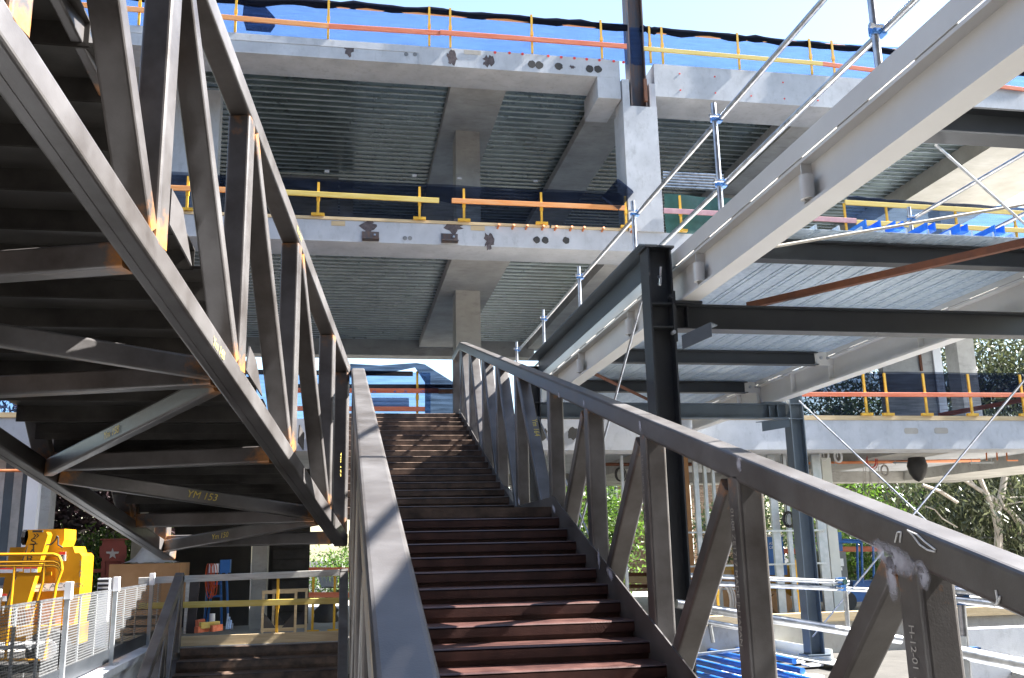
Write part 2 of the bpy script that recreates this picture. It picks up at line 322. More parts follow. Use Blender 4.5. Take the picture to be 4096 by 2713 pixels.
# white overspray where the joints were ground back, and marks on the steel
def smear(c,ud,vd,ru,rv,name='overspray'):
    c=V(*c);ud=V(*ud);vd=V(*vd);vs=[c];aa=[1.0];n=20
    for r,a_ in ((.35,.8),(.7,.4),(1,0)):
        for k in range(n): vs.append(c+ud*ru*r*math.cos(2*math.pi*k/n)+vd*rv*r*math.sin(2*math.pi*k/n));aa.append(a_)
    fs=[(0,1+k,1+(k+1)%n) for k in range(n)]
    for q in (0,1):
        for k in range(n): fs.append((1+q*n+k,1+q*n+(k+1)%n,1+(q+1)*n+(k+1)%n,1+(q+1)*n+k))
    return MB().add(vs,fs,aa).build(name,M['spray'],main)
sd_=V(0,-1,-.27);sd_/=np.linalg.norm(sd_)
for u,v,ru,rv in ((3575,2235,.22,.075),(3565,2300,.05,.14),(3690,2300,.06,.07),(2215,2035,.12,.05),(2440,2295,.14,.06),(2395,2235,.06,.12),(2075,2005,.10,.06),(2050,1520,.05,.09)):
    smear(at(u,v,X=2.3465 if u>3000 or u<2060 else 2.3385),sd_,(0,0,1),ru,rv)
for u,v in ((2955,1855),(2560,1702),(2335,1612),(2235,1580)): smear(at(u,v,X=2.3465),sd_,(0,0,1),.05,.06,'grinding_mark')
for pts in (((3630,2120),(3650,2140),(3680,2180),(3710,2200),(3740,2208)),((3630,2122),(3668,2138),(3700,2168),(3742,2200)),((3580,2170),(3590,2130),(3605,2128),(3600,2170)),((3985,2420),(3990,2395),(3983,2360)),((3975,2425),(3995,2410),(4000,2385))):
    MB().path([at(u,v,X=2.346) for u,v in pts],.004,5).build('chalk_mark',M['whitechalk'],main)
def down(s,y,z,size,m,nm='stencil'): text(s,(2.3475,y,z),(0,0,-1),(0,-1,0),size,m,main,nm)
down('01:08 ZE1717 MADE IN JAPAN',5.54,.22,.062,M['tarp']);down('H-12-01 13-01 000.2',3.76,-.34,.055,M['tarp']);down('13-021 000.2 X0BL 0.0 000',7.25,.72,.055,M['tarp']);down('JAPAN',9.0,-.15,.05,M['tarp'])
for i,sz in ((2,.12),(3,.12),(4,.12)):
    ya,yb=YS[i],YS[i+1];p0=V(2.4325,ya+.15,mtop(ya)-.19);p1=V(2.4325,yb-.10,mtop(yb)-2.05);d=(p1-p0)/np.linalg.norm(p1-p0)
    nrm=np.cross(d,V(1,0,0));q=p0+d*(.85 if i<4 else .75)+nrm*.0585
    text('Ym 165',q+V(-.03,0,0),d,(1,0,0),sz,M['chalk'],main,'paint_mark',slant=.15)
ya,yb=YS[5],YS[6];p0=V(2.4325,yb-.15,mtop(yb)-.19);p1=V(2.4325,ya+.16,mtop(ya)-2.05);d=(p1-p0)/np.linalg.norm(p1-p0)
text('Ym 164',p0+d*.9+np.cross(d,V(1,0,0))*.0585,d,(1,0,0),.1,M['chalk'],main,'paint_mark')
# T2 : second flight
d2=V(.1563,.9877,0); d2/=np.linalg.norm(d2); nr=V(d2[1],-d2[0],0); E0=V(.065,11.8,0); SL=.211
def t2(s,o,z): return E0+d2*s+nr*o+V(0,0,z-SL*s)
up2=thing('staircase','dark steel stair rising overhead at the left, underside braces and rusty welds in view','staircase',tuple(t2(0,-1.2,-.1)))
for o in (-.0825,-2.3175):
    e=0.0 if o>-1 else .55
    MB().bar(t2(-9.6,o,.158),t2(e,o,.158),.165,.155,nr,.02,(0,.7)).build('bottom_chord',st,up2)
    MB().bar(t2(-9.6,o,2.235),t2(e-.02,o,2.235),.165,.155,nr,.02,(0,.5)).build('handrail_chord',st,up2)
    sh=0 if o>-1 else .37
    SS=[-8.38,-6.75,-5.03,-3.19,-1.19,-.11]
    for s in SS:
        MB().bar(t2(s+sh,o,.22),t2(s+sh,o,2.16),.165,.165,nr,.02,(.95,.6)).build('post',st,up2)
    for a,b in zip(SS[:-1],SS[1:]):
        w_=.105
        if b==-.11: continue
        MB().bar(t2(a+sh+.14,o,2.14),t2(b+sh-.13,o,.25),.165,w_,nr,.018,(.9,.9)).build('diagonal',st,up2)
    if o>-1: DC=1
# cross beams lie along the facade direction, zig-zag braces between them
def onchord(s,o,z): return t2(s,o,z)
CB=[-8.5,-6.75,-5.1,-3.3,-1.15,-.1]
def skew(s): return s+.36
for i,s in enumerate(CB):
    a=t2(s,-.17,.165);b=t2(skew(s),-2.235,.165); b[2]=a[2]
    MB().bar(a,b,.15,.15,(0,1,0),.018,(1,.9)).build('cross_beam',st,up2)
braces=[]
for i,(a,b) in enumerate(zip(CB[:-1],CB[1:])):
    if i%2==1: p,q=t2(skew(a)+.1,-2.235,.16),t2(b-.12,-.17,.16)
    else: p,q=t2(a+.1,-.17,.16),t2(skew(b)-.12,-2.235,.16)
    d=q-p; side=np.cross(d,V(0,0,1))
    braces.append((p,q,side,MB().bar(p,q,.10 if i else .11,.145,side,.018,(.9,.9)).build('brace',st,up2)))
def bracetext(i,s,t,size):
    p,q,side,_=braces[i]
    if p[0]>q[0]: p,q=q,p
    d=(q-p)/np.linalg.norm(q-p);sd=np.cross(d,V(0,0,1));sd/=np.linalg.norm(sd)
    if sd[1]>0: sd=-sd
    text(s,p+(q-p)*t+sd*.056-V(0,0,.03),d,(0,0,1),size,M['chalk'],up2,'paint_mark',slant=.2)
bracetext(2,'Ym 158',.42,.085);bracetext(3,'YM 153',.45,.10);bracetext(4,'Ym 150',.35,.085)
sl_=V(d2[0],d2[1],-SL)
text('Ym 148',t2(-5.78,.002,.10),sl_,(0,0,1),.085,M['chalk'],up2,'paint_mark',slant=.1)
text('Ym 147',t2(-3.4,.002,2.20),sl_,(0,0,1),.075,M['chalk'],up2,'paint_mark',slant=.1)
text('Ym 177',t2(-.70,.004,1.0),(0,0,-1),(d2[0],d2[1],0),.09,M['chalk'],up2,'paint_mark')
# steps of the second flight seen from below (plates folded along the facade direction)
for k in range(26):
    s=-.1-.36*k; z=.47+.0*k
    for q in ():
        pass
    pass
    y0=(E0+d2*s)[1]; xr=(E0+d2*s)[0]
    x1=xr-.17; x0=x1-2.05
    zz=max(.50+.0761*k,2.27+.349*(5.35-y0))
    pts=[(x0,y0,zz),(x0,y0,zz-.02),(x0,y0+.012,zz-.02),(x0,y0+.012,zz-.012),(x0,y0+.36,zz-.012),(x0,y0+.36,zz-.15),(x0,y0+.372,zz-.15),(x0,y0+.372,zz)]
    MB().poly(pts,(x1-x0,0,0)).build('tread',M['stepunder'],up2)
def t2at(u,v,o):
    d=at(u,v,Y=1.0);t=(nr@E0+o)/(nr@d);return d*t
for pts in (((688,754),(732,837),(768,1065),(679,897)),((1000,1385),(1025,1440),(1050,1585),(985,1480)),((1200,1700),(1218,1735),(1215,1800),(1195,1770))):
    MB().poly([t2at(u,v,-.13) for u,v in pts],nr*-.012).build('gusset_plate',st,up2)
a=t2at(215,-60,-.28);b_=t2at(428,362,-.28)
MB().bar(a,b_,.06,.115,nr,.012,(.2,.9)).build('raking_brace',st,up2)
text('S',b_+(a-b_)*.12+V(.0,-.07,0),b_-a,(1,0,.4),.1,M['whitechalk'],up2,'chalk_mark')
for o in (-.0825,-2.3175):
    MB().bar(t2(-9.5,o-.02,.078),t2(-.05,o-.02,.078),.012,.006,nr,.001).build('weld_seam',st,up2)
# bolted end plates joining the two flights
pe=MB(); pe.bb(-.14,.03,11.80,11.815,.15,2.3)
pe.build('end_plate',st,up2)
for z in (1.05,1.5,1.95):
    MB().tube((-.07,11.76,z),(-.07,11.80,z),.028,6).build('bolt',M['galv'],up2)
# L3 : lower flight going down from the ground floor
low=thing('staircase','short lower dark steel stair below the overhead flight, sun patches on its treads','staircase',(-1.5,17,-4.2))
def ltop(y): return -.32-.5*(19.35-y)
for x in (-3.05,.045):
    MB().bar((x,19.42,ltop(19.42)-.085),(x,14.5,ltop(14.5)-.085),.17,.17,X1,.022).build('handrail_chord',st,low)
    MB().bar((x,19.33,-1.75),(x,19.33,-.34),.17,.165,X1,.022,(0,.2)).build('post',st,low)
    for yy in (17.9,16.4):
        MB().bar((x,yy,ltop(yy)-2.0),(x,yy,ltop(yy)-.15),.165,.165,X1,.022).build('post',st,low)
    MB().bar((x,19.2,-.5),(x,17.95,ltop(17.95)-1.9),.165,.115,X1,.02).build('diagonal',st,low)
    MB().bar((x,17.8,ltop(17.9)-.2),(x,16.45,ltop(16.4)-1.9),.165,.115,X1,.02).build('diagonal',st,low)
    MB().bar((x,19.4,-1.95),(x,14.5,ltop(14.5)-1.6),.165,.16,X1,.022).build('bottom_chord',st,low)
for k in range(12):
    tread(low,-2.96,-.045,19.32-.385*k,-1.68-.2*k,.385,.2,M['treaddark'])
# ================================================================== CONCRETE BUILDING
FY=20.0
bld=thing('concrete_building','unfinished concrete building frame with three open floors and ribbed metal ceilings','building',(3,20,-1.65))
C=M['conc'];CS=M['concsoff']
XL,XRt,YB=-16.0,20.93,31.5
def slab(z0,z1,x0,x1,y0=FY,name='floor_slab',m=C,par=None):
    return MB().bb(x0,x1,y0,YB,z0,z1).build(name,m,par or bld)
# level 2 (middle) and roof: solid edge band, ribbed deck behind it, floor beams
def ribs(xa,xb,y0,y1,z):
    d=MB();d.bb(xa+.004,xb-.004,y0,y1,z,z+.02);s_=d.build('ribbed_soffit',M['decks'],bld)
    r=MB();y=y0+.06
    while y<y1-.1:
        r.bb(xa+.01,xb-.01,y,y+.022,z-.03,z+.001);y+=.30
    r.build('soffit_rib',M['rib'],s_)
def storey(zb,zt,x0,x1,bandw,beams,colsy,soffx):
    """edge band with slab over a ribbed deck soffit"""
    b=MB(); b.bb(x0,x1,FY,FY+bandw,zb,zt); b.build('edge_band',C,bld)
    MB().bb(x0,x1,FY+bandw,YB,zt-.2,zt-.004).build('floor_slab',C,bld)
    for xa,xb,dz in beams:
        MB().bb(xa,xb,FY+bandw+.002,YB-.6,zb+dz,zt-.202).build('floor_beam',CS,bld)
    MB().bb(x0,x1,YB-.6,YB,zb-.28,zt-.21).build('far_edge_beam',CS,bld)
    for xa,xb in soffx:
        z=zt-.23
        ribs(xa,xb,FY+bandw+.004,YB-.61,z)
zM0,zM1=6.682,7.17; zU0,zU1=11.068,11.538
storey(zM0,zM1,XL,6.36,1.06,[(-9.2,-7.9,.0),(-5.2,-3.9,0),(2.42,3.82,0)],0,[(XL,-9.2),(-7.9,-5.2),(-3.9,2.42),(3.82,6.36)])
storey(zU0,zU1,XL,6.2,1.0,[(-9.2,-7.9,0),(-5.2,-3.9,0),(2.42,3.80,0)],0,[(XL,-9.2),(-7.9,-5.2),(-3.9,2.42),(3.8,6.2)])
# right-hand bays, deeper upper edge
MB().bb(7.285,XRt,FY,FY+1.15,10.65,11.515).build('edge_band',C,bld)
MB().bb(6.2,XRt,FY+1.15,YB,11.25,11.5).build('floor_slab',C,bld)
for xa,xb in ((6.14,7.35),(11.4,12.1),(17.6,XRt)):
    MB().bb(xa,xb,FY+1.152,YB-.3,10.66 if xa>7 else 11.0,11.248).build('floor_beam',M['plysoff'] if xa>17 else CS,bld)
MB().bb(6.36,XRt,FY,FY+1.1,zM0,zM1-.003).build('edge_band',C,bld)
MB().bb(6.36,XRt,FY+1.102,YB,zM1-.2,zM1-.006).build('floor_slab',C,bld)
for xa,xb in ((6.14,7.4),(11.4,12.1),(17.6,XRt)):
    MB().bb(xa,xb,FY+1.104,YB-.3,zM0+.01,zM1-.21).build('floor_beam',CS,bld)
for zb,segs in ((11.20,[(7.35,11.4),(12.1,17.6)]),(6.93,[(7.4,11.4),(12.1,17.6)])):
    for xa,xb in segs:
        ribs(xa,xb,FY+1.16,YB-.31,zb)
# drop bracket beside the column, upper level
MB().bb(5.85,6.42,FY+.003,FY+1.3,10.52,zU0-.003).build('corbel',C,bld)
MB().bb(6.202,6.42,FY+.002,FY+.95,zU0-.002,zU1-.012).build('corbel',C,bld)
# recess in the left part of the upper edge band
MB().bb(XL,1.55,FY-.012,FY-.002,11.36,11.535).build('edge_lip',C,bld)
MB().bb(1.55,1.60,FY-.012,FY-.002,11.075,11.536).build('edge_lip',C,bld)
# front column carrying the steel stub
fc=MB(); fc.bb(6.44,7.285,FY-.05,FY+.72,7.172,10.33); fc.bb(6.445,6.62,FY-.045,FY+.6,10.33,11.02); fc.bb(7.12,7.28,FY-.045,FY+.6,10.33,10.95)
fcol=fc.build('front_column',C,bld)
MB().bb(6.62,7.12,FY+.45,FY+.6,10.33,11.0).build('column_recess',CS,bld)
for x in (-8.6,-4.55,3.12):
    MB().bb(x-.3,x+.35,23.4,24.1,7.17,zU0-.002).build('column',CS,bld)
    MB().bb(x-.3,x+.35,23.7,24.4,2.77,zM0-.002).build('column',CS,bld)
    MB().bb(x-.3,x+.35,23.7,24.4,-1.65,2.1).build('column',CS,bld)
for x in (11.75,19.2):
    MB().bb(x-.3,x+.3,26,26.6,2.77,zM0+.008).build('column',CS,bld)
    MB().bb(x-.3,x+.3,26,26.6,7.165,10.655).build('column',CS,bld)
# level-2 lift core walls glimpsed at the back
MB().bb(-3.2,-.3,27.4,27.7,7.17,11.2).build('core_wall',M['concsoff'],bld)
MB().bb(-.25,.15,27.35,27.75,7.17,11.05).build('core_wall',M['concsoff'],bld)
MB().bb(-4.2,-3.1,21.9,22.4,7.17,11.06).build('core_wall',C,bld)
# level 1
MB().bb(XL,XRt+1.2,FY,FY+.9,2.09,2.765).build('edge_band',C,bld)
MB().bb(XL,XRt+1.2,FY+.902,YB,2.42,2.762).build('floor_slab',C,bld)
for xa,xb in ((-9.2,-7.9),(-5.2,-3.9),(2.42,3.8),(7.6,9.0),(13.2,14.6),(19.5,XRt+1.2)):
    MB().bb(xa,xb,FY+.904,YB-.9,2.08,2.418).build('floor_beam',CS,bld)
MB().bb(XL,XRt+1.2,YB-.9,YB-.002,2.06,2.416).build('far_edge_beam',CS,bld)
# ground floor slab with its front upstand
MB().bb(-30,XRt+6,FY-.35,YB+4,-2.6,-1.65).build('ground_floor_slab',M['concfloor'],bld)
# marks on the edge bands: cored holes, rough dark patches, cast-in steel brackets
def onface(u,v,dy=0): return at(u,v,Y=FY-.004-dy)
holes=[(2127,257),(2157,261),(2235,265),(2358,276),(2392,277),(2147,960),(2181,961),(2265,962)]
for u,v in holes:
    c=onface(u,v); mb=MB(); rnd=random.Random(int(u)); n=14
    r0=.095 if v<900 else .08
    ring=[(c[0]+r0*(.9+.25*rnd.random())*math.cos(2*math.pi*k/n),FY-.006,c[2]+r0*(.9+.25*rnd.random())*math.sin(2*math.pi*k/n)) for k in range(n)]
    mb.poly(ring,(0,.003,0)); mb.build('cored_hole',M['dull'],bld)
for u,v,w_,h_ in ((1808,226,.16,.30),(1955,245,.2,.22),(1396,195,.16,.26),(1474,905,.24,.24),(1816,906,.28,.24),(1957,965,.16,.30),(2290,268,.10,.07)):
    c=onface(u,v);mb=MB();rnd=random.Random(int(u)*3);n=22
    ring=[(c[0]+w_*(.35+.55*rnd.random())*math.cos(2*math.pi*k/n),FY-.005,c[2]+h_*(.35+.55*rnd.random())*math.sin(2*math.pi*k/n)) for k in range(n)]
    mb.poly(ring,(0,.003,0));mb.build('rough_patch',M['stain'],bld)
for u,v in ((1482,950),(1798,958)):
    c=onface(u,v); b=MB();b.box((c[0],FY-.012,c[2]+.03),(.37,.02,.2));b.box((c[0],FY-.10,c[2]-.075),(.37,.2,.02))
    br=b.build('steel_bracket',M['rustcol'],bld)
    MB().tube((c[0]+.09,FY-.03,c[2]+.05),(c[0]+.09,FY-.07,c[2]+.05),.025,8).build('bolt',M['galv'],br)
for u,v in ((1625,217),(1660,218),(1620,953),(1640,953)):
    c=onface(u,v);MB().tube((c[0],FY-.006,c[2]),(c[0],FY+.01,c[2]),.05,14).build('tie_anchor',M['grey'],bld)
for u in (1990,2049,2103,2168,2219,2280,2330,2407,2525):
    v=910+(u-1990)*.03
    c=onface(u,v+4); MB().tube((c[0],FY+.02,c[2]),(c[0]+.02,FY-.14,c[2]+.05),.026,10).build('copper_stub',M['copper'],bld)
for u,v in ((1980,210),(2038,212),(2090,216),(2193,224),(2245,229),(2298,233),(2347,237),(2398,241),(2455,245),(2494,249),(2719,295),(2722,361),(2859,307),(2862,372),(3005,384),(3132,330),(3138,395),(3272,402)):
    c=onface(u,v); MB().tube((c[0],FY-.006,c[2]),(c[0],FY+.01,c[2]),.022 if v>290 else .035,10).build('red_plug',M['redlab'],bld)
for u,v,w_ in ((1345,174,.42),(1890,211,.40),(1353,895,.3),(1911,914,.32)):
    c=onface(u,v); MB().bb(c[0]-w_/2,c[0]+w_/2,FY-.007,FY-.003,c[2]-.05,c[2]+.06).build('pocket_patch',M['timber'] if v>800 else M['concfloor'],bld)
# oval patches and holes in level-1 edge
for u,v in ((3645,1724),(3765,1723)):
    c=onface(u,v); MB().sweep(rsec(.36,.14,.05),(c[0],FY-.006,c[2]),(c[0],FY-.002,c[2]),(1,0,0)).build('filled_slot',M['concfloor'],bld)
for u,v in ((2166,1735),(2292,1735)):
    c=onface(u,v);mb=MB();rnd=random.Random(int(u));n=16
    mb.poly([(c[0]+.14*(.75+.5*rnd.random())*math.cos(2*math.pi*k/n),FY-.006,c[2]+.14*(.75+.5*rnd.random())*math.sin(2*math.pi*k/n)) for k in range(n)],(0,.003,0)).build('cored_hole',M['dull'],bld)
# steel stub column on top of the concrete column
stub=thing('steel_column','rust streaked steel column standing in the notch of the concrete column against the sky','column',(6.87,20.1,10.34))
MB().ibeam((6.85,20.12,10.34),(6.87,20.12,15),.36,.40,.03,.022,(0,1,0)).build('shaft',M['rustcol'],stub)
MB().bb(6.95,7.03,19.83,19.9,10.42,11.0).build('fin_plate',M['rustbar'],stub)
# ------------------------------------------------------------------ edge guards
def cloth(name,x0,x1,y,z0,z1,m,label,cat,nx=40,nz=8,amp=.03,seed=1,group=None,sag=0,zb=None):
    rnd=np.random.RandomState(seed);ph=rnd.rand(6)*6.28
    vs=[];fs=[]
    for j in range(nz+1):
        for i in range(nx+1):
            t=i/nx;s=j/nz;x=x0+(x1-x0)*t
            zt_=z1(x) if callable(z1) else z1; zb_=z0(x) if callable(z0) else z0
            z=zb_+(zt_-zb_)*s
            yy=y+amp*(math.sin(x*2.1+ph[0])*.5+math.sin(x*5.3+ph[1]+s*2)*.35+math.sin(s*7+x*1.3+ph[2])*.3)
            vs.append((x,yy,z))
    for j in range(nz):
        for i in range(nx):
            a=j*(nx+1)+i;fs.append((a,a+1,a+nx+2,a+nx+1))
    o=MB().add(vs,fs).build(name,m,smooth=True);return tag(o,label,cat,group)
def guard_post(root,x,z0,z1,y=FY-.03,m=None,foot=True):
    b=MB(); b.bb(x-.025,x+.025,y-.02,y+.02,z0,z1); b.bb(x-.035,x+.035,y-.03,y+.03,z0+(z1-z0)*.5-.05,z0+(z1-z0)*.5+.05)
    if foot:b.bb(x-.14,x+.14,y-.04,y+.04,z0,z0+.06)
    b.v=[q for q in b.v]; return b.build('post',m or M['yellow'],root)
def board(root,p0,p1,m,h=.115,t=.04,name='rail_board'):
    return MB().bar(p0,p1,t,h,np.cross(V(*p1)-V(*p0),V(0,0,1)),.006).build(name,m,root)
gy=FY-.03
def ux(u,v): return at(u,v,Y=gy)[0]
def uz(u,v): return at(u,v,Y=gy)[2]
# roof, left of the steel column
g=thing('edge_guardrail','roof edge guardrail of yellow posts and orange boards left of the steel column','guardrail',(1,gy,11.54))
rl=[ux(943,60),ux(1314,60),ux(1717,100),ux(1801,110),ux(2127.5,150),ux(2406,180),ux(560,20),ux(150,0)]
for x in rl: guard_post(g,x,11.54,12.56,foot=False)
pr=[at(300,18,Y=gy-.05),at(1314,105,Y=gy-.05),at(1760,133,Y=gy-.05),at(2505,189,Y=gy-.05)]
board(g,pr[0],pr[1],M['orange2'],.12);board(g,pr[1]+V(.004,0,0),pr[2],M['orange'],.12);board(g,pr[2]+V(0,-.03,0),pr[3]+V(0,-.03,0),M['orange'],.12)
board(g,(-9,gy+.05,12.44),(6.5,gy+.05,12.42),M['orange2'],.1)
g=thing('edge_guardrail','roof edge guardrail with yellow boards right of the steel column','guardrail',(10,gy,11.52))
for u,v in ((2649.6,200),(2955,230),(3246,265),(3337,275),(3960,380),(2600,190),(3640,320)): guard_post(g,ux(u,v),11.515,12.5,foot=False)
q=[at(2575,195,Y=gy-.05),at(3290,256,Y=gy-.05),at(4200,372,Y=gy-.05)]
board(g,q[0],q[1],M['yeltim'],.11);board(g,q[1]+V(.004,0,0),q[2],M['orange'],.11)
board(g,(7.3,gy+.05,12.40),(19,gy+.05,12.36),M['orange2'],.1)
cloth('debris_netting',-12,6.6,FY+.06,11.54,12.55,M['net'],'translucent blue netting along the roof edge left of the steel column','netting',nx=80,seed=3,amp=.05)
cloth('debris_netting',6.6,20.6,FY+.06,11.5,12.5,M['net'],'translucent blue netting along the roof edge right of the steel column','netting',nx=80,seed=4,amp=.05)
def roll(name,pts,r,label,m):
    b=MB();rnd=random.Random(3)
    n=9;ring=[]
    P=[];
    for a,c in zip(pts[:-1],pts[1:]):
        for k in range(8): P.append(V(*a)+(V(*c)-V(*a))*k/8)
    P.append(V(*pts[-1]))
    vs=[];fs=[]
    for i,p in enumerate(P):
        rr=r*(.75+.5*rnd.random());dz=.02*math.sin(i*1.1)
        for k in range(n):
            a=2*math.pi*k/n; vs.append((p[0],p[1]+rr*.6*math.cos(a)*(1+.3*rnd.random()),p[2]+dz+rr*math.sin(a)*(1+.2*rnd.random())))
    for i in range(len(P)-1):
        for k in range(n): fs.append((i*n+k,i*n+(k+1)%n,(i+1)*n+(k+1)%n,(i+1)*n+k))
    o=b.add(vs,fs).build(name,m,smooth=True); return tag(o,label,'netting')
R=[at(u,v,Y=FY+.02) for u,v in ((350,-20),(943,5),(1310,15),(1720,46),(2130,80),(2510,112))]
roll('rolled_netting',R,.085,'black rolled top hem of the roof netting left of the steel column',M['netdark'])
R=[at(u,v,Y=FY+.02) for u,v in ((2560,116),(2650,125),(2950,150),(3230,180),(3560,205),(4150,300))]
roll('rolled_netting',R,.08,'black rolled top hem of the roof netting right of the steel column',M['netdark'])
# torn dark flap of cloth and parapet upstand behind the roof guard
b=MB(); q=[at(u,v,Y=FY+.0) for u,v in ((975,10),(1055,20),(1100,70),(1100,105),(1082,130),(985,122),(970,70))]
o=b.poly(q,(0,.01,0)).build('cloth_flap',M['netnavy']);tag(o,'torn navy cloth flap hanging on the roof guardrail near the overhead stair','netting')
MB().bb(at(895,60,Y=FY+1.5)[0],at(1335,110,Y=FY+1.5)[0],FY+1.5,FY+1.8,11.5,12.38).build('parapet_upstand',CS,bld)
# level 2, left
g=thing('edge_guardrail','middle floor guardrail with yellow and orange boards left of the front column','guardrail',(2,gy,7.2))
for u in (745,1271,1678,1856,2166,2503): guard_post(g,ux(u,860),7.24,8.02)
board(g,at(1000,763,Y=gy-.05),at(1756,803,Y=gy-.05),M['yeltim'],.115);board(g,at(500,745,Y=gy-.05),at(1010,764,Y=gy-.05),M['orange2'],.115)
board(g,at(1807,803,Y=gy-.05),at(2500,833,Y=gy-.05),M['orange2'],.11)
MB().bb(-12,4.55,FY-.02,FY+.1,7.174,7.24).build('kick_board',M['timber'],g)
MB().bb(4.6,6.42,FY-.02,FY+.1,7.174,7.235).build('kick_board',M['timber'],g)
cloth('debris_netting',-12,6.38,FY+.14,7.2,8.12,M['netnavy'],'navy netting along the middle floor edge left of the front column','netting',nx=80,seed=8,amp=.05)
cloth('netting_overlap',-12,6.3,FY+.04,lambda x:7.72+.06*math.sin(x*1.7)+.03*math.sin(x*4.1),8.13,M['netnavy'],'double folded upper fold of the navy netting on the middle floor','netting',nx=90,nz=5,seed=9,amp=.04)
for u,v in ((1308,686),(1658,703),(1838,714),(2142,725),(2470,742)):
    c=at(u,v,Y=FY-.02); o=MB().box((c[0],FY-.02,c[2]),(.1,.02,.06)).build('plastic_tag',M['grey']); 
    o['label']='small grey plastic tag clipped along the top of the navy middle floor netting'; o['category']='tag'; o['group']='tags on the middle floor netting'
o=MB().sweep(rsec(.16,.5,.07),at(2440,800,Y=FY-.06)-V(0,0,.1),at(2500,745,Y=FY-.06),(0,1,0)).build('bunched_netting',M['netnavy'],smooth=True);tag(o,'bunched end of navy netting beside the front concrete column','netting')
# level 2, right: green tarp, boards, tubes
g=thing('edge_guardrail','middle floor guardrail with pink and yellow boards right of the front column','guardrail',(12,gy,7.2))
for u,v in ((2722,850),(3382,880),(3550,890),(3827,900),(4065,925),(2960,850),(3180,860)): guard_post(g,ux(u,v),7.2,8.1)
board(g,at(2655,843,Y=gy-.05),at(3425,884,Y=gy-.05),M['pink'],.12);board(g,at(3425,890,Y=gy-.05),at(4200,928,Y=gy-.05),M['yeltim'],.12)
board(g,at(3380,810,Y=gy-.03),at(4200,860,Y=gy-.03),M['yeltim'],.12)
cloth('debris_netting',12.0,20.9,FY+.1,7.2,8.1,M['net'],'blue netting along the middle floor edge at far right','netting',nx=50,seed=11)
R=[at(u,v,Y=FY-.02) for u,v in ((3390,795),(3700,818),(3950,830),(4200,850))]
roll('rolled_netting',R,.06,'navy rolled hem of the netting above the right end of the middle floor',M['netnavy'])
o=cloth('green_tarpaulin',at(2655,800,Y=FY+.2)[0],at(3000,800,Y=FY+.2)[0],FY+.2,7.2,8.2,M['green'],'dark green tarpaulin hung on the middle floor guardrail beside the front column','tarpaulin',nx=30,amp=.08,seed=5)
for k in range(6):
    v=690+k*11.5
    a=at(2650,v,Y=FY+.55);b_=at(2892,v+6,Y=FY+.55)
    o=MB().tube(a,(b_[0],FY+.55,a[2]),.035,10).build('scaffold_tube',M['galv'],smooth=True)
    tag(o,'%s galvanised tube in the rack of six beside the front concrete column'%['topmost','second from top','third from top','fourth from top','fifth from top','lowest'][k],'tube','tubes racked on the middle floor')
# level 1, right : netting, red board
g=thing('edge_guardrail','right hand guardrail with a long red board on the level below the metal deck','guardrail',(14,gy,2.8))
for u,v in ((3460,1580),(3545,1580),(3880,1580),(4090,1590),(3110,1580),(3700,1580)): guard_post(g,ux(u,v),2.87,3.88)
board(g,at(3200,1578,Y=gy-.05),at(4200,1581,Y=gy-.05),M['orange'],.1)
MB().bb(7.0,21.5,FY-.02,FY+.1,2.768,2.87).build('kick_board',M['timber'],g)
board(g,at(3755,1662,Y=FY+.4),at(4200,1580,Y=FY+.4),M['orange'],.11,name='raking_board')
cloth('debris_netting',8.2,21.5,FY+.12,2.8,3.9,M['netnavy'],'navy netting behind the red board on the right hand floor edge','netting',nx=70,seed=21,amp=.05)
cloth('netting_overlap',8.2,21.5,FY+.03,3.38,3.93,M['netnavy'],'darker doubled band of navy netting above the red board','netting',nx=70,nz=4,seed=22,amp=.04)
# stair head guard on level 1
g=thing('edge_guardrail','guardrail with graffiti covered red board and yellow post at the head of the main stair','guardrail',(1.5,20.8,2.77))
guard_post(g,at(1669,1600,Y=20.8)[0],2.77,3.95,20.8)
guard_post(g,at(1180,1600,Y=20.8)[0],2.77,3.95,20.8)
bz=20.75
rb=board(g,at(1150,1562,Y=bz),at(1754,1564,Y=bz),M['orange'],.105)
board(g,at(1754,1566,Y=bz),at(1830,1566,Y=bz),M['orange2'],.105)
board(g,at(1150,1545,Y=20.9),at(1840,1546,Y=20.9),M['blackply'],.09)
board(g,at(1150,1634,Y=bz),at(1700,1637,Y=bz),M['orange'],.105)
for s,u,sz in (('H',1488,.08),('4',1572,.09),('X',1613,.09),('001',1680,.09)):
    text(s,at(u,1572,Y=bz-.021),(1,0,0),(0,0,1),sz,M['blue'],g,'graffiti',slant=.2,sx=1.4)
cloth('debris_netting',-4,1.9,20.95,2.8,3.95,M['net'],'thin blue netting behind the graffiti board at the stair head','netting',nx=40,seed=31,amp=.05)
q=[at(u,v,Y=20.72) for u,v in ((1400,1455),(1520,1462),(1665,1452),(1700,1458),(1815,1530),(1815,1655),(1700,1660),(1700,1530),(1660,1470),(1560,1490),(1455,1505),(1400,1510))]
o=MB().poly(q,(0,.02,0)).build('draped_netting',M['netnavy']);tag(o,'dark netting draped in a peak over the yellow post at the stair head','netting')
o=MB().bb(-6,1.5,20.86,20.92,3.86,3.96).build('black_rail',M['blackply']);tag(o,'black top rail across the head of the main stair','rail')
for k,(u,v,l_) in enumerate(((1545,1602,1.05),(1550,1618,1.0))):
    c=at(u,v,Y=22.0); o=MB().sweep(rsec(.13,.13,.06),(c[0]-l_/2,22.0,c[2]),(c[0]+l_/2,22.0,c[2]),(0,1,0)).build('wrapped_roll',M['white'],smooth=True)
    tag(o,('upper' if k==0 else 'lower')+' white wrapped roll lying behind the netting at the stair head','roll')
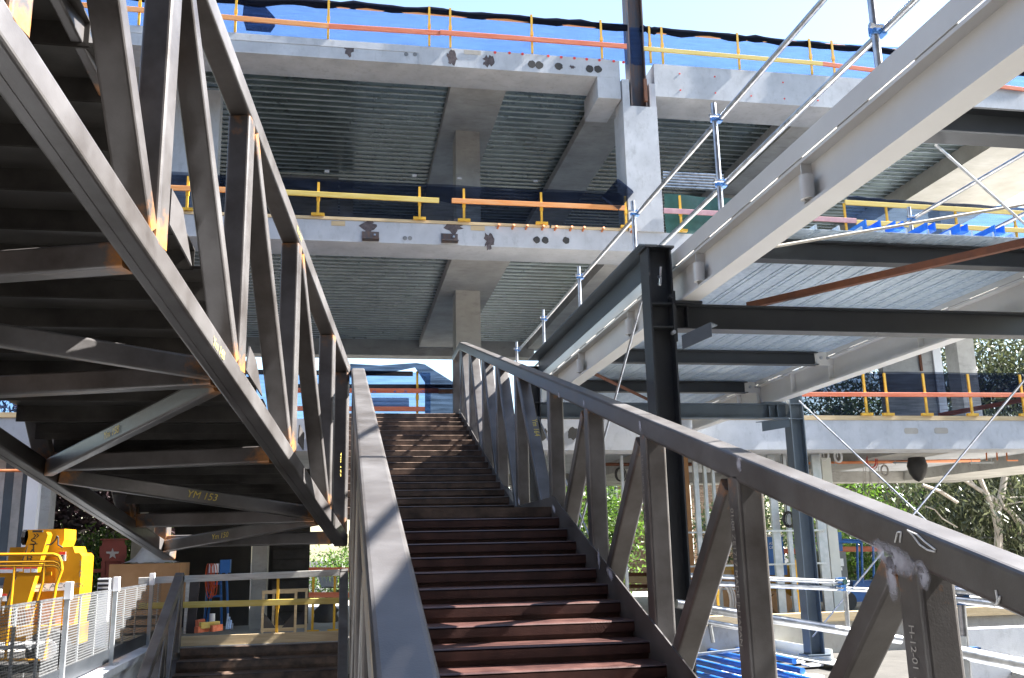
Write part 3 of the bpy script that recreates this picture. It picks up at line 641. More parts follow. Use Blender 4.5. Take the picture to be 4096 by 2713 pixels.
# white precast wall panel standing on level 1 at right
pw=thing('precast_panel','tall pale precast wall panel behind the right hand navy netting','wall panel',(15.5,23.5,2.77))
xa,xb=at(3535,1500,Y=23.5)[0],at(3738,1500,Y=23.5)[0]
MB().bb(xa,xb,23.5,23.75,2.77,6.6).build('panel',M['concsoff'],pw)
MB().bb(xb,xb+.25,23.45,23.75,2.77,6.62).build('end_return',M['white'],pw)
c=at(3680,1450,Y=23.5); MB().box((c[0],23.47,c[2]),(.07,.04,.5)).build('steel_strip',M['rustbar'],pw)
# left part of the ground floor : stud wall and white column
lw=thing('stud_wall','ribbed metal clad wall with pale column under the left hand concrete floor','wall',(-9,20.3,-1.65))
x=at(-60,2000,Y=20.4)[0]
k=0
while x<at(105,2000,Y=20.4)[0]:
    MB().bb(x,x+.16,20.4,20.5,-1.65,2.08).build('cladding_rib',M['galvd'] if k%2 else M['bluegrey'],lw); x+=.165;k+=1
MB().bb(at(-80,2000,Y=20.6)[0],at(105,2000,Y=20.6)[0],20.52,20.6,-1.65,2.08).build('backing_sheet',M['dark'],lw)
MB().bb(at(108,2000,Y=20.2)[0],at(155,2000,Y=20.2)[0],20.1,20.5,-1.65,2.085).build('pale_column',M['white'],lw)
MB().bb(at(157,2000,Y=20.3)[0],at(200,2000,Y=20.3)[0],20.3,20.7,-1.65,2.085).build('grey_panel',M['concsoff'],lw)
MB().bb(at(-80,2120,Y=20.38)[0],at(105,2120,Y=20.38)[0],20.36,20.4,-.52,-.47).build('girt',M['galv'],lw)
o=MB().tube(at(-100,1883,Y=19.9),at(118,1883,Y=19.9),.03,8).build('copper_pipe',M['copper']);tag(o,'copper pipe under the concrete floor at far left','pipe')
# level 1 left: netting visible through the overhead stair
cloth('debris_netting',-14,-5.2,FY+.1,2.8,4.0,M['net'],'blue netting on the floor edge seen through the overhead stair at left','netting',nx=40,seed=41)
o=MB().bb(-14,-5.2,FY-.03,FY+.06,2.77,2.87).build('kick_board',M['timber']);tag(o,'timber kickboard on the concrete floor edge behind the overhead stair','kickboard')
# ================================================================== WALKWAY FRAME AT RIGHT
DK=M['dark'];BG=M['bluegrey'];CR=M['cream']
def hcol(x0,x1,yc,z0,z1,m,label,cap=False):
    t=thing('steel_column',label,'column',((x0+x1)/2,yc,z0))
    MB().ibeam(((x0+x1)/2,yc,z0),((x0+x1)/2,yc,z1),.26,x1-x0,.018,.012,(0,1,0)).build('shaft',m,t)
    b=MB();b.bb(x0-.07,x1+.07,yc-.18,yc+.18,z0-.03,z0);b.build('base_plate',m,t)
    if cap: MB().bb(x0-.03,x1+.03,yc-.15,yc+.15,z1,z1+.022).build('cap_plate',m,t)
    return t
def stiff(t,x0,x1,yc,zs,m):
    for z in zs: MB().bb(x0+.02,x1-.02,yc-.12,yc-.008,z-.008,z+.008).build('stiffener',m,t)
Y1c=9.13;Y2c=15.77
ca=hcol(3.09,3.35,Y1c,-2.3,3.06,DK,'charcoal steel column in front of the cream beam, standing just beyond the main stair',True)
stiff(ca,3.09,3.35,Y1c,(2.46,2.21),DK)
MB().bb(3.352,3.375,9.02,9.24,2.06,2.60).build('end_plate',DK,ca)
cl=MB();cl.path([(3.19,8.99,2.74),(3.19,8.93,2.70),(3.19,8.95,2.64),(3.19,9.0,2.66)],.014);cl.tube((3.2,8.95,2.72),(3.205,8.94,2.83),.012);cl.build('sling_clip',M['galv'],ca)
MB().tube((3.30,9.0,2.52),(3.30,8.94,2.52),.022,6).build('bolt',DK,ca)
MB().tube((3.31,9.0,2.14),(3.31,8.94,2.14),.022,6).build('bolt',M['galvd'],ca)
cb=hcol(3.05,3.31,Y2c,-2.3,3.06,DK,'far charcoal steel column glimpsed between the main stair posts',True)
stiff(cb,3.05,3.31,Y2c,(2.46,2.21),DK)
cc=hcol(7.88,8.14,Y2c,-1.85,2.82,BG,'blue grey steel column at right under the far end of the white beam')
stiff(cc,7.88,8.14,Y2c,(2.46,2.19),BG)
cd_=hcol(7.88,8.14,Y1c,-2.3,2.45,DK,'charcoal column carrying the right end of the long transverse beam')
# transverse beams
t=thing('transverse_beam','long charcoal beam crossing at right from the column under the cream beam','beam',(5.6,Y1c,2.3))
MB().ibeam((3.376,Y1c,2.332),(7.86,Y1c,2.332),.2,.265,.016,.01,(0,1,0)).build('i_section',DK,t)
MB().bb(3.50,3.512,9.04,9.12,2.22,2.44).build('stiffener',DK,t)
MB().bb(3.36,3.66,9.0,9.26,2.466,2.492).build('bearing_pad',DK,t)
br=MB();br.box((3.52,9.0,2.185),(.34,.012,.012))
q=[V(3.39,8.9,2.15),V(3.62,8.78,2.19)]
br=MB();br.poly([(3.40,8.98,2.10),(3.62,8.72,2.185),(3.74,8.84,2.19),(3.52,9.08,2.11)],(0,0,.012));br.poly([(3.40,8.98,2.10),(3.62,8.72,2.185),(3.62,8.72,2.05),(3.40,8.98,1.965)],(.008,.008,0));br.build('cleat_bracket',BG,t)
t=thing('transverse_beam','far blue grey beam joining the columns below the white beam','beam',(5.6,Y2c,2.3))
MB().ibeam((3.33,Y2c,2.332),(7.86,Y2c,2.332),.2,.265,.016,.01,(0,1,0)).build('i_section',BG,t)
for x in (7.5,7.66): MB().bb(x,x+.012,15.68,15.76,2.22,2.44).build('stiffener',BG,t)
MB().bb(7.40,7.82,15.64,15.9,2.466,2.49).build('bearing_pad',BG,t)
MB().poly([(7.2,15.62,2.11),(7.75,15.45,2.165),(7.85,15.6,2.17),(7.3,15.7,2.12)],(0,0,.012)).poly([(7.3,15.6,2.12),(7.78,15.5,2.16),(7.78,15.5,2.02),(7.3,15.6,1.95)],(.004,.008,0)).build('cleat_bracket',BG,t)
# white beams along the walkway
def wbeam(x0,x1,ya,yb,z0,z1,label,stf,side,tubes):
    xc=(x0+x1)/2
    t=thing('white_beam',label,'beam',(xc,(ya+yb)/2,z0))
    z2=z1-.169
    MB().ibeam((xc,ya,(z0+z2)/2),(xc,yb,(z0+z2)/2),x1-x0,z2-z0,.028,.012,(1,0,0)).build('i_section',CR,t)
    for y in stf:
        MB().bb(xc-.006-(x1-x0)/2+.012 if side<0 else xc+.007,xc-.007 if side<0 else x1-.006,y-.006,y+.006,z0+.029,z1-.199).build('stiffener',CR,t)
        if tubes:
            o=MB();n=14;r1,r2=.055,.026;xx=x0+.004;yy=y-.07;za,zb=z0+.05,z0+.24
            ring=[(math.cos(2*math.pi*k/n),math.sin(2*math.pi*k/n)) for k in range(n)]
            vs=[(xx+a*r,yy+b*r,z) for z in(za,zb) for r in(r1,r2) for a,b in ring]
            fs=[]
            for k in range(n):
                k2=(k+1)%n; fs+=[(k,k2,2*n+k2,2*n+k),(n+k,n+k2,3*n+k2,3*n+k),(k,k2,n+k2,n+k),(2*n+k,2*n+k2,3*n+k2,3*n+k)]
            o.add(vs,fs).build('pipe_sleeve',CR,t,smooth=True)
    # stitch-welded deck angle along the top flange
    for xx in (x0-.008,):
        MB().bb(xx,xx+.012,ya,yb,z2+.006,z1).build('edge_form',CR,t)
    y=ya+.3;wl=MB()
    while y<yb-.6:
        wl.bb(x0-.0005,x0+.004,y,y+.42,z2+.0005,z2+.0055);y+=.95
    wl.build('stitch_gap',M['grey'],t)
    return t
w1=wbeam(3.43,3.63,1.2,16.5,2.495,3.06,'large cream steel beam sweeping from the top right corner towards the main stair',(6.3,8.55,10.9,13.4,15.2),-1,True)
w2=wbeam(7.56,7.76,1.2,19.9,2.495,3.06,'white steel beam along the far side of the metal deck at right',(5.4,8.3,11.2,13.6,14.9,16.3,17.2),-1,False)
# charcoal deck beams between them
for y,lab in ((5.5,'charcoal deck beam nearest the camera in the top right corner'),(8.385,'charcoal deck beam under the near edge of the ribbed metal deck'),(11.2,'charcoal deck beam hidden behind the long transverse beam'),(13.6,'charcoal deck beam bolted to the white beam with two bolts, nearer of the two'),(16.3,'charcoal deck beam bolted to the white beam, farther of the two')):
    t=thing('deck_beam',lab,'beam',(5.5,y,2.85))
    MB().ibeam((3.65,y,2.855),(7.38,y,2.855),.15 if y>6 else .19,.205,.014,.01,(0,1,0)).build('i_section',DK,t)
    p=MB().bb(7.34,7.66,y-.022,y-.008,2.75,2.99).build('bolted_cleat',CR,t)
    for x in (7.44,7.56): MB().tube((x,y-.05,2.87),(x,y-.02,2.87),.025,6).build('bolt',M['galv'],p)
# ribbed metal deck
dk=thing('metal_deck','galvanised ribbed metal deck laid over the charcoal beams at right','deck',(5.6,13,2.96))
d=MB();d.bb(3.62,7.56,8.02,19.9,2.966,2.972)
x=3.75
while x<7.6:
    d.bb(x,x+.018,8.02,19.9,2.972,3.02);d.bb(x-.006,x+.006,8.022,19.89,2.958,2.967);d.bb(x+.06,x+.066,8.022,19.89,2.96,2.967); x+=.24
d.build('sheet',M['deck'],dk)
MB().bb(3.64,7.7,8.3,19.9,3.03,3.07).build('topping',M['concfloor'],dk)
# blue steel form channels lying on the near edge of the deck
for u,v,w_,nm in ((3483,905,.17,'blue form channel on the deck edge nearest the cream beam'),(3588,918,.10,'dark lined blue form channel second from the cream beam on the deck edge'),(3716,930,.10,'bright blue form channel just right of the scaffold post on the deck edge'),(3846,940,.10,'bright blue form channel at the middle right of the deck edge'),(3990,950,.12,'blue form channel with grey end at the far right of the deck edge')):
    c=at(u,v,Y=8.25)
    o=MB();x=c[0];o.bb(x-w_/2,x+w_/2,8.2,10.6,3.075,3.085);o.bb(x-w_/2,x-w_/2+.012,8.2,10.6,3.085,3.165);o.bb(x+w_/2-.012,x+w_/2,8.2,10.6,3.085,3.165)
    ob=o.build('form_channel',M['bluepipe']);tag(ob,nm,'form channel','form channels on the metal deck')
# grey channel joining column heads
o=MB().sweep([(-.1,-.13),(.1,-.13),(.1,.13),(.085,.13),(.085,-.115),(-.1,-.115)],(3.2,9.28,3.06),(3.2,15.62,3.06),(1,0,0)).build('head_channel',M['dark'])
# (angle section: vertical leg towards the stair, bottom leg below)
o.data.materials[0]=M['bluegrey'];tag(o,'grey steel angle running from the charcoal column head to the far column head','beam')
# ------------------------------------------------------------------ scaffold rails
GV=M['galv']
def coupler(root,p,s=1):
    b=MB();p=V(*p);b.tube(p-V(0,0,.03),p+V(0,0,.03),.042*s,10);b.box(p+V(.045*s,0,0),(.05,.07,.07));k=b.build('coupler',M['clampblue'],root)
    MB().tube(p+V(-.05,-.06,0),p+V(.02,-.06,0),.012,6).build('bolt',GV,k)
    MB().tube(p+V(-.075,-.06,0),p+V(-.05,-.06,0),.02,6).build('nut',GV,k)
def guard(label,x,ys,z0,rails,ya,yb,lab_r):
    t=thing('scaffold_handrail',label,'handrail',(x,(ya+yb)/2,z0))
    for y in ys:
        MB().tube((x,y,z0),(x,y,rails[0]+.16),.027,14).build('standard',GV,t,smooth=True)
        MB().bb(x-.07,x+.07,y-.07,y+.07,z0,z0+.01).build('foot_plate',GV,t)
        for z in rails: coupler(t,(x,y,z))
    for z in rails: MB().tube((x+.055,ya,z),(x+.055,yb,z),.026,14).build('rail_tube',GV,t,smooth=True)
sx_=3.52
guard('galvanised scaffold handrail with two tubes standing on the large cream beam',sx_,[at(u,v,X=sx_)[1] for u,v in ((3500,130),(2870,640),(2540,980),(2320,1200),(2175,1330),(2067,1400))],3.07,[at(2408,1000,X=sx_)[2],at(3218,400,X=sx_)[2]],3.2,18.9,'')
guard('galvanised scaffold handrail with two tubes on the far white beam at right',7.66,(4.2,7.2,11.18,14.0,16.8),3.07,[4.36,3.67],2.5,17.2,'')
# ------------------------------------------------------------------ rods and braces
def rod(name,p,q,r,m,label,cat='brace rod',n=10,grp=None):
    o=MB().tube(p,q,r,n).build(name,m,smooth=True);return tag(o,label,cat,grp)
rod('brace_rod',(8.05,15.6,2.5),(8.05,9.2,-1.7),.014,GV,'thin galvanised rod running down right from the white beam end')
rod('brace_rod',(7.92,9.2,2.15),(7.92,15.6,-1.55),.014,GV,'thin galvanised rod running down left to the blue grey column foot')
rod('brace_rod',(3.12,9.2,2.7),(3.12,15.6,-2.1),.014,GV,'thin brace rod behind the charcoal column sloping down left behind the cream beam')
rod('brace_rod',(3.25,15.6,2.2),(3.25,9.3,-1.9),.014,GV,'thin brace rod seen between the stair posts, falling from the far charcoal column')
o=MB().sweep([(-.035,-.035),(.035,-.035),(.035,-.028),(-.028,-.028),(-.028,.035),(-.035,.035)],(4.45,9.62,2.62),(7.4,5.15,2.62),(1,1,0)).build('brace_angle',M['rustbar']);tag(o,'rusty brown brace angle slanting under the metal deck at right','brace')
a=at(2378,1495,Z=2.62);b_=at(2591,1598,Z=2.62)
o=MB().tube(a,b_+(b_-a)*.5,.028,8).build('brace_tube',M['rustbar']);tag(o,'rusty brown brace tube under the deck beside the charcoal column','brace')
a=at(3090,988,Y=7.3);b_=at(4150,810,Y=7.3)
o=MB().tube(a,b_,.014,10).build('white_tube',M['tarp'],smooth=True);tag(o,'thin whitewashed tube rising to the right across the metal deck edge','tube')
rod('tie_rod',at(3744,581,Y=5.48),at(4140,933,Y=7.0),.011,GV,'thin tie rod falling to the right from the top right charcoal beam')
# ================================================================== GROUND AND THINGS BELOW
def ground(x0,x1,y0,y1,z,m,name='ground'):
    return struct(MB().add([(x0,y0,z),(x1,y0,z),(x1,y1,z),(x0,y1,z)],[(0,1,2,3)]).build(name,m))
ground(-400,400,-300,600,-4.4,M['yard'],'ground')
struct(MB().bb(-.12,40,-12,19.64,-4.3,-2.3).build('site_slab',M['siteground']))
struct(MB().bb(4.3,8.2,6,14,-2.3,-2.285).build('paving',M['pave']))
struct(MB().bb(-30,-3.62,-6,19.64,-4.3,-1.66).build('yard_slab',M['yard']))
struct(MB().bb(-60,70,35.4,120,-4.3,-1.9).build('street',M['yard']))
# coping along the stair well
w_=thing('retaining_wall','low concrete wall with pale coping beside the lower stair','wall',(-3.5,14,-1.65))
MB().bb(-3.62,-3.42,-6,19.64,-4.3,-1.72).build('wall',M['conc'],w_); MB().bb(-3.68,-3.36,-6,19.6,-1.72,-1.62).build('coping',M['conc'],w_)
# perforated balustrade
fx=-3.52
fn=thing('balustrade','perforated zinc balustrade with grey posts along the stair well at bottom left','balustrade',(fx,14,-1.62))
fy=[at(u,v,X=fx)[1] for u,v in ((262,2500),(455,2480),(600,2440))]
ys=sorted(fy+[fy[0]-(fy[1]-fy[0]),fy[0]-2*(fy[1]-fy[0]),fy[2]+1.6])
ztop=at(262,2392,X=fx)[2]
for y in ys:
    MB().bb(fx-.03,fx+.03,y-.025,y+.025,-1.62,ztop+.02).build('post',M['galvd'],fn)
    MB().bb(fx-.10,fx+.10,y-.10,y+.10,-1.62,-1.60).build('foot',M['galvd'],fn)
    MB().bb(fx-.035,fx+.05,y-.05,y+.05,ztop-.02,ztop+.20).build('post_head',M['white'],fn)
for a,b_ in zip(ys[:-1],ys[1:]):
    MB().add([(fx-.05,a+.03,-1.4),(fx-.05,b_-.03,-1.4),(fx-.05,b_-.03,ztop),(fx-.05,a+.03,ztop)],[(0,1,2,3)]).build('mesh_panel',M['mesh'],fn)
    MB().bb(fx-.045,fx-.03,a+.03,b_-.03,-1.58,-1.38).build('kick_plate',M['dark'],fn)
    for k in (1,2): 
        y=a+(b_-a)*k/3; MB().bb(fx-.075,fx-.055,y-.03,y+.03,-1.4,ztop).build('mullion',M['galvd'],fn)
    MB().bb(fx-.06,fx-.045,a,b_,ztop-.012,ztop+.012).build('top_trim',M['galv'],fn)
# timber barrier at the head of the lower stair
tb=thing('timber_barrier','timber barrier of weathered whitewashed and yellow boards behind the lower stair','barrier',(-1.5,19.6,-1.65))
yy=19.55
board(tb,at(555,2324,Y=yy),at(1362,2291,Y=yy),M['greytim'],.125)
board(tb,at(555,2425,Y=yy),at(1362,2403,Y=yy),M['yeltim'],.115)
MB().bb(-3.1,.0,19.50,19.62,-1.66,-1.48).build('kick_board',M['timber'],tb)
MB().bb(-3.1,.0,19.48,19.9,-1.75,-1.665).build('edge_plate',M['galvd'],tb)
guard_post(tb,at(1110,2400,Y=19.62)[0],-1.6,-.36,19.62)
# orange barrier frame behind
ob=thing('site_barrier','orange barrier boards on yellow posts behind the right end of the timber barrier','barrier',(.2,21.5,-1.65))
for u in (1252,1338): guard_post(ob,at(u,2400,Y=21.5)[0],-1.65,-.3,21.5)
for v in (2280,2380): board(ob,at(1235,v,Y=21.4),at(1420,v,Y=21.4),M['orange'],.11)
# yellow boom lift
L=M['liftyel'];LY=16.6
lift=thing('boom_lift','yellow boom lift with tilted boom and empty railed basket behind the balustrade','boom lift',(-5.0,LY,-1.65))
def lq(pts,y0,y1,name,m=L,par=None):
    return MB().poly([at(u,v,Y=y0) for u,v in pts],(0,y1-y0,0)).build(name,m,par or lift)
lq(((105,2120),(258,2116),(257,2160),(245,2190),(248,2560),(100,2560)),LY,LY+.7,'mast_cover')
lq(((222,2190),(292,2186),(300,2212),(318,2212),(328,2225),(318,2370),(285,2560),(222,2560)),LY-.15,LY+.6,'counterweight_cover')
lq(((40,2190),(100,2188),(95,2560),(0,2560),(0,2420)),LY+.1,LY+.6,'rear_cover')
bm_=lq(((118,2133),(186,2128),(192,2140),(100,2440),(20,2440)),LY-.35,LY-.12,'boom')
MB().poly([at(u,v,Y=LY-.36) for u,v in ((104,2210),(112,2180),(24,2400),(15,2440))],(0,.1,0)).build('hose',M['black'],lift)
MB().path([at(u,v,Y=LY-.3) for u,v in ((185,2180),(205,2178),(222,2160),(228,2145),(233,2150),(232,2180),(250,2190))],.012).build('hydraulic_hose',M['black'],lift)
MB().bb(at(133,2125,Y=LY-.36)[0],at(173,2125,Y=LY-.36)[0],LY-.40,LY-.36,at(133,2130,Y=LY-.36)[2],at(133,2122,Y=LY-.36)[2]).build('latch',M['black'],lift)
c=at(92,2150,Y=LY-.2); MB().sweep([(.09*math.cos(k/8*2*math.pi),.12*math.sin(k/8*2*math.pi)) for k in range(16)],c,c+V(.05,0,0),(0,1,0)).build('hand_wheel',M['black'],lift)
bd=at(100,2440,Y=LY-.36);bu=at(192,2140,Y=LY-.36);ax_=(bu-bd)/np.linalg.norm(bu-bd);rx=np.cross(ax_,V(0,1,0))
for k,chh in enumerate('STAR'):
    u=(148-5,143-5,125-0,110)[k];v=(2180,2207,2222+5,2245)[k]
for chh,u,v in (('»',131,2153),('S',121,2181),('T',117,2203),('A',111,2225),('R',103,2250)):
    text(chh,at(u,v,Y=LY-.352),(1,0,.05),(0,0,1),.15,M['ink'],bm_,'lettering',sx=1.35)
for chh,u,v in (('S',318,2258),('T',317,2275),('A',316,2292),('R',315,2309)):
    text(chh,at(u,v,Y=LY-.16),(.8,.6,0),(0,0,1),.08,M['ink'],lift,'lettering')
pl=MB().poly([at(u,v,Y=LY-.17) for u,v in ((125,2338),(285,2330),(285,2360),(125,2368))],(0,.01,0)).build('hire_plate',M['label'],lift)
text('CK ACCESS',at(133,2356,Y=LY-.172),(1,0,.01),(0,0,1),.10,M['grey'],pl,'lettering',sx=1.45)
text('4466',at(172,2366,Y=LY-.172),(1,0,.01),(0,0,1),.055,M['grey'],pl,'lettering')
for u,v,w1_,h1_ in ((236,2208,27,36),(63,2270,27,16),(96,2269,24,22),(125,2268,24,22),(9,2375,18,30),(0,2272,55,20)):
    yb=LY-.17 if u>200 else LY-.62
    o=MB().poly([at(a,b,Y=yb) for a,b in ((u,v),(u+w1_,v),(u+w1_,v+h1_),(u,v+h1_))],(0,.008,0)).build('warning_label',M['label'],lift)
    MB().poly([at(a,b,Y=yb-.003) for a,b in ((u,v),(u+w1_,v),(u+w1_,v+h1_*.3),(u,v+h1_*.3))],(0,.002,0)).build('red_band',M['redlab'],o)
    if u==236: MB().path([at(a,b,Y=yb-.004) for a,b in ((u+17,v+34),(u+17,v+14),(u+8,v+16))],.008,6).build('pictogram',M['ink'],o)
bk=MB();BYk=LY-.75
def P3(u,v,y=BYk): return at(u,v,Y=y)
for y in (LY-.6,LY-1.25):
    bk=MB()
    for v0,v1 in ((2219,2217),(2250,2246),(2264,2262)):
        bk.path([P3(-60,v0,y),P3(215,v1,y),P3(235,v1+8,y),P3(245,v1+30,y)],.022)
    bk.path([P3(245,2245,y),P3(248,2280,y),P3(225,2340,y),P3(175,2640,y)],.022)
    bk.path([P3(180,2250,y),P3(172,2330,y),P3(120,2500,y)],.022)
    bk.path([P3(60,2260,y),P3(20,2640,y)],.022);bk.path([P3(-60,2640,y),P3(175,2640,y)],.022)
    bk.build('basket_rail',L,lift)
MB().poly([P3(u,v,LY-.58) for u,v in ((-60,2295),(205,2288),(205,2302),(-60,2312))],(0,.03,0)).build('basket_toe_rail',L,lift)
MB().bb(P3(-60,2640)[0],P3(185,2640)[0],LY-1.3,LY-.6,-1.25,-1.2).build('basket_floor',M['grey'],lift)
cx_=at(205,2600,Y=LY-.3)
for dx,y in ((0,LY-.45),(0,LY+.5),(-1.3,LY-.45)):
    wv=MB().tube((cx_[0]+dx,y-.12,-1.34),(cx_[0]+dx,y+.12,-1.34),.30,20).build('wheel',M['black'],lift,smooth=True)
    MB().tube((cx_[0]+dx,y-.135,-1.34),(cx_[0]+dx,y-.12,-1.34),.16,16).build('rim',M['white'],wv,smooth=True)
MB().bb(cx_[0]-1.7,cx_[0]+.35,LY-.3,LY+.4,-1.3,-1.0).build('chassis',L,lift)
# red hoist gate panel with a star
gp=thing('gate_panel','red oxide steel gate panel with a grey star emblem beyond the boom lift','gate panel',(-5,20.9,-1.65))
gy2=20.9
def GQ(pts,dy,name,m,par=gp): return MB().poly([at(u,v,Y=gy2-dy) for u,v in pts],(0,.03,0)).build(name,m,par)
pn=GQ(((410,2160),(498,2162),(498,2178),(506,2184),(506,2232),(498,2238),(498,2246),(408,2246),(408,2232),(398,2230),(398,2186),(408,2182)),0,'panel',M['redsteel'])
GQ(((400,2156),(515,2154),(515,2160),(400,2162)),.02,'top_bar',M['redsteel']);GQ(((404,2246),(420,2246),(420,2420),(402,2420)),0,'leg',M['redsteel']);GQ(((486,2246),(500,2246),(500,2420),(488,2420)),0,'leg',M['redsteel']);GQ(((404,2246),(500,2246),(500,2330),(404,2330)),-.02,'lower_sheet',M['redsteel'])
GQ(((330,2278),(408,2276),(408,2290),(330,2292)),-.04,'side_rail',M['redsteel'])
sc_=[]
for k in range(10):
    r=22 if k%2==0 else 9;a=-math.pi/2+k*math.pi/5;sc_.append((450+r*math.cos(a),2216+r*1.05*math.sin(a)))
GQ(sc_,.012,'star_emblem',M['tarp']);GQ(((424,2207),(476,2207),(472,2215),(426,2215)),.018,'emblem_bar',M['tarp'])
# plywood stack with canvas heap
ps=thing('plywood_stack','stack of brown plywood sheets behind the balustrade','plywood stack',(-3.7,21,-1.65))
xa,xb=at(435,2300,Y=20.5)[0],at(720,2300,Y=20.5)[0];zt=at(500,2257,Y=20.5)[2]
MB().bb(xa,xb,20.5,21.7,-1.0,zt).build('sheets',M['ply'],ps)
for z in (-1.6,-1.45,-1.3,-1.12): MB().bb(xa-.1,xb-.1,20.45,21.7,z,z+.1).build('bearer',M['timber'] if z<-1.5 else M['ply'],ps)
hp=MB();n=16;m_=10;vs=[];fs=[];rnd=random.Random(5)
hx0,hx1=at(490,2250,Y=20.7)[0],at(690,2250,Y=20.7)[0]
for j in range(m_+1):
    for i in range(n+1):
        t=i/n;s=j/m_;h=(math.sin(math.pi*t)**.7)*(.36*math.exp(-((t-.42)/.22)**2)+.06)*math.sin(math.pi*min(1,max(0,s)))+.03*rnd.random()
        vs.append((hx0+(hx1-hx0)*t,20.55+1.0*s,zt+.005+h))
for j in range(m_):
    for i in range(n): a=j*(n+1)+i;fs.append((a,a+1,a+n+2,a+n+1))
o=hp.add(vs,fs).build('canvas_heap',M['tarp'],smooth=True);tag(o,'crumpled grey canvas heap lying on top of the plywood stack','canvas')
st_=thing('striped_block','black and white striped concrete block left of the plywood stack','block',(-5,19.9,-1.65))
bx=at(407,2330,Y=20.0)
MB().bb(at(390,2340,Y=20)[0],at(437,2340,Y=20)[0],20,20.3,-1.65,at(400,2314,Y=20)[2]).build('body',M['white'],st_)
for v in (2322,2340,2357): 
    z=at(400,v,Y=19.99)[2]; MB().bb(at(392,v,Y=20)[0],at(435,v,Y=20)[0],19.985,19.997,z-.035,z+.01).build('black_stripe',M['ink'],st_)
# column, planks, ladder, cable, trestles under the ground floor soffit
pk=thing('leaning_plank','dark film faced plank leaning behind the left end of the timber barrier','plank',(-2.6,20.4,-1.65))
MB().poly([at(u,v,Y=20.3) for u,v in ((760,2310),(800,2310),(778,2535),(741,2535))],(0,.06,0)).build('board',M['blackply'],pk)
MB().poly([at(u,v,Y=20.25) for u,v in ((745,2310),(760,2310),(742,2535),(732,2535))],(0,.05,0)).build('edge_strip',M['greytim'],pk)
o=MB().bb(at(1000,2400,Y=23)[0],at(1062,2400,Y=23)[0],23,23.6,-1.65,2.1).build('concrete_column',CS);tag(o,'square concrete column in the shade behind the middle of the timber barrier','column')
o=MB().bb(at(690,2300,Y=24.5)[0],at(1000,2300,Y=24.5)[0],24.5,24.7,-1.65,2.1).build('dark_partition',M['dull']);tag(o,'dark partition wall behind the blue ladder','wall')
dr=thing('roller_door','dark slatted door in the shade behind the trestles','door',(-.6,24.3,-1.65))
MB().bb(at(1062,2300,Y=24.4)[0],at(1236,2300,Y=24.4)[0],24.4,24.6,-1.65,2.1).build('backing',M['dull'],dr)
for k in range(14): MB().bb(at(1090,2300,Y=24.4)[0],at(1230,2300,Y=24.4)[0],24.34,24.39,-1.6+k*.25,-1.38+k*.25).build('slat',M['blackply'],dr)
ld_=thing('step_ladder','blue step ladder with tool box standing behind the timber barrier','ladder',(-1.9,21.5,-1.65))
for pts in (((838,2260),(816,2500)),((882,2260),(886,2520)),((862,2260),(824,2520)),((905,2260),(912,2480))): MB().tube(at(*pts[0],Y=21.4),at(*pts[1],Y=21.6),.025,6).build('stile',M['blue'],ld_)
for v in (2290,2340,2390,2430): MB().bb(at(834,v,Y=21.4)[0],at(884,v,Y=21.4)[0],21.35,21.5,at(834,v,Y=21.4)[2],at(834,v,Y=21.4)[2]+.04).build('rung',M['blue'],ld_)
MB().bb(at(836,2290,Y=21.3)[0],at(875,2290,Y=21.3)[0],21.25,21.4,at(836,2292,Y=21.3)[2],at(836,2256,Y=21.3)[2]).build('tool_box',M['white'],ld_)
MB().bb(at(880,2290,Y=21.3)[0],at(920,2290,Y=21.3)[0],21.25,21.5,at(880,2292,Y=21.3)[2],at(880,2240,Y=21.3)[2]).build('cabinet',M['blue'],ld_)
oc=thing('cable_coil','orange extension cable hanging in long loops on the blue ladder','cable',(-2.2,21.2,-.4))
rnd=random.Random(2);cbm=MB()
for k in range(9):
    u0=838+rnd.random()*24;wd=5+rnd.random()*11;vb=2350+rnd.random()*60
    pts=[at(u0+wd*math.sin(a)*(.6 if a<math.pi else 1)-(a/6.28)*6,2255+(vb-2255)*(1-math.cos(a))/2,Y=21.2+.02*k) for a in np.linspace(0,2*math.pi,18)]
    cbm.path(pts,.009,5)
cbm.build('loops',M['cable'],oc)
for i,(u,lab) in enumerate(((1048,'nearer bare timber trestle frame behind the yellow post'),(1090,'farther bare timber trestle frame behind the yellow post'))):
    tr=thing('trestle',lab,'trestle',(-.9,20.9,-1.65),'timber trestles on the ground floor')
    y=20.7+.7*i; w2_=142
    a=at(u,2370-6*i,Y=y);b_=at(u+w2_,2366-6*i,Y=y)
    board(tr,a,b_,M['timber'],.07,.05,'top_bar');lz=-1.62
    for x in (a[0]+.03,b_[0]-.03): MB().bar((x,y,-1.65),(x,y,a[2]),.05,.07,X1,.004).build('leg',M['timber'],tr)
    MB().bar((a[0],y,-1.5),(b_[0],y,-1.5),.05,.07,(0,1,0),.004).build('bottom_bar',M['timber'],tr)
    for x,s in ((a[0]+.05,1),(b_[0]-.05,-1)): MB().poly([(x,y-.01,-1.47),(x+.25*s,y-.01,-1.47),(x,y-.01,-1.15)],(0,.02,0)).build('corner_gusset',M['blackply'],tr)
for k,(u,v,du,m,lab) in enumerate(((785,2520,45,M['orange'],'red painted timber offcut lowest in the pile behind the barrier'),(800,2503,75,M['yeltim'],'yellow timber offcut lying across the pile behind the barrier'),(845,2515,40,M['orange'],'red timber offcut at the right of the pile behind the barrier'),(787,2494,28,M['orange'],'short red timber offcut on top of the pile behind the barrier'))):
    a=at(u,v,Y=19.95+.06*k);b_=at(u+du,v-6,Y=20.25);o=MB().bar(a,b_,.12,.09,(0,0,1),.004).build('timber_offcut',m);tag(o,lab,'timber offcut','timber offcuts behind the barrier')
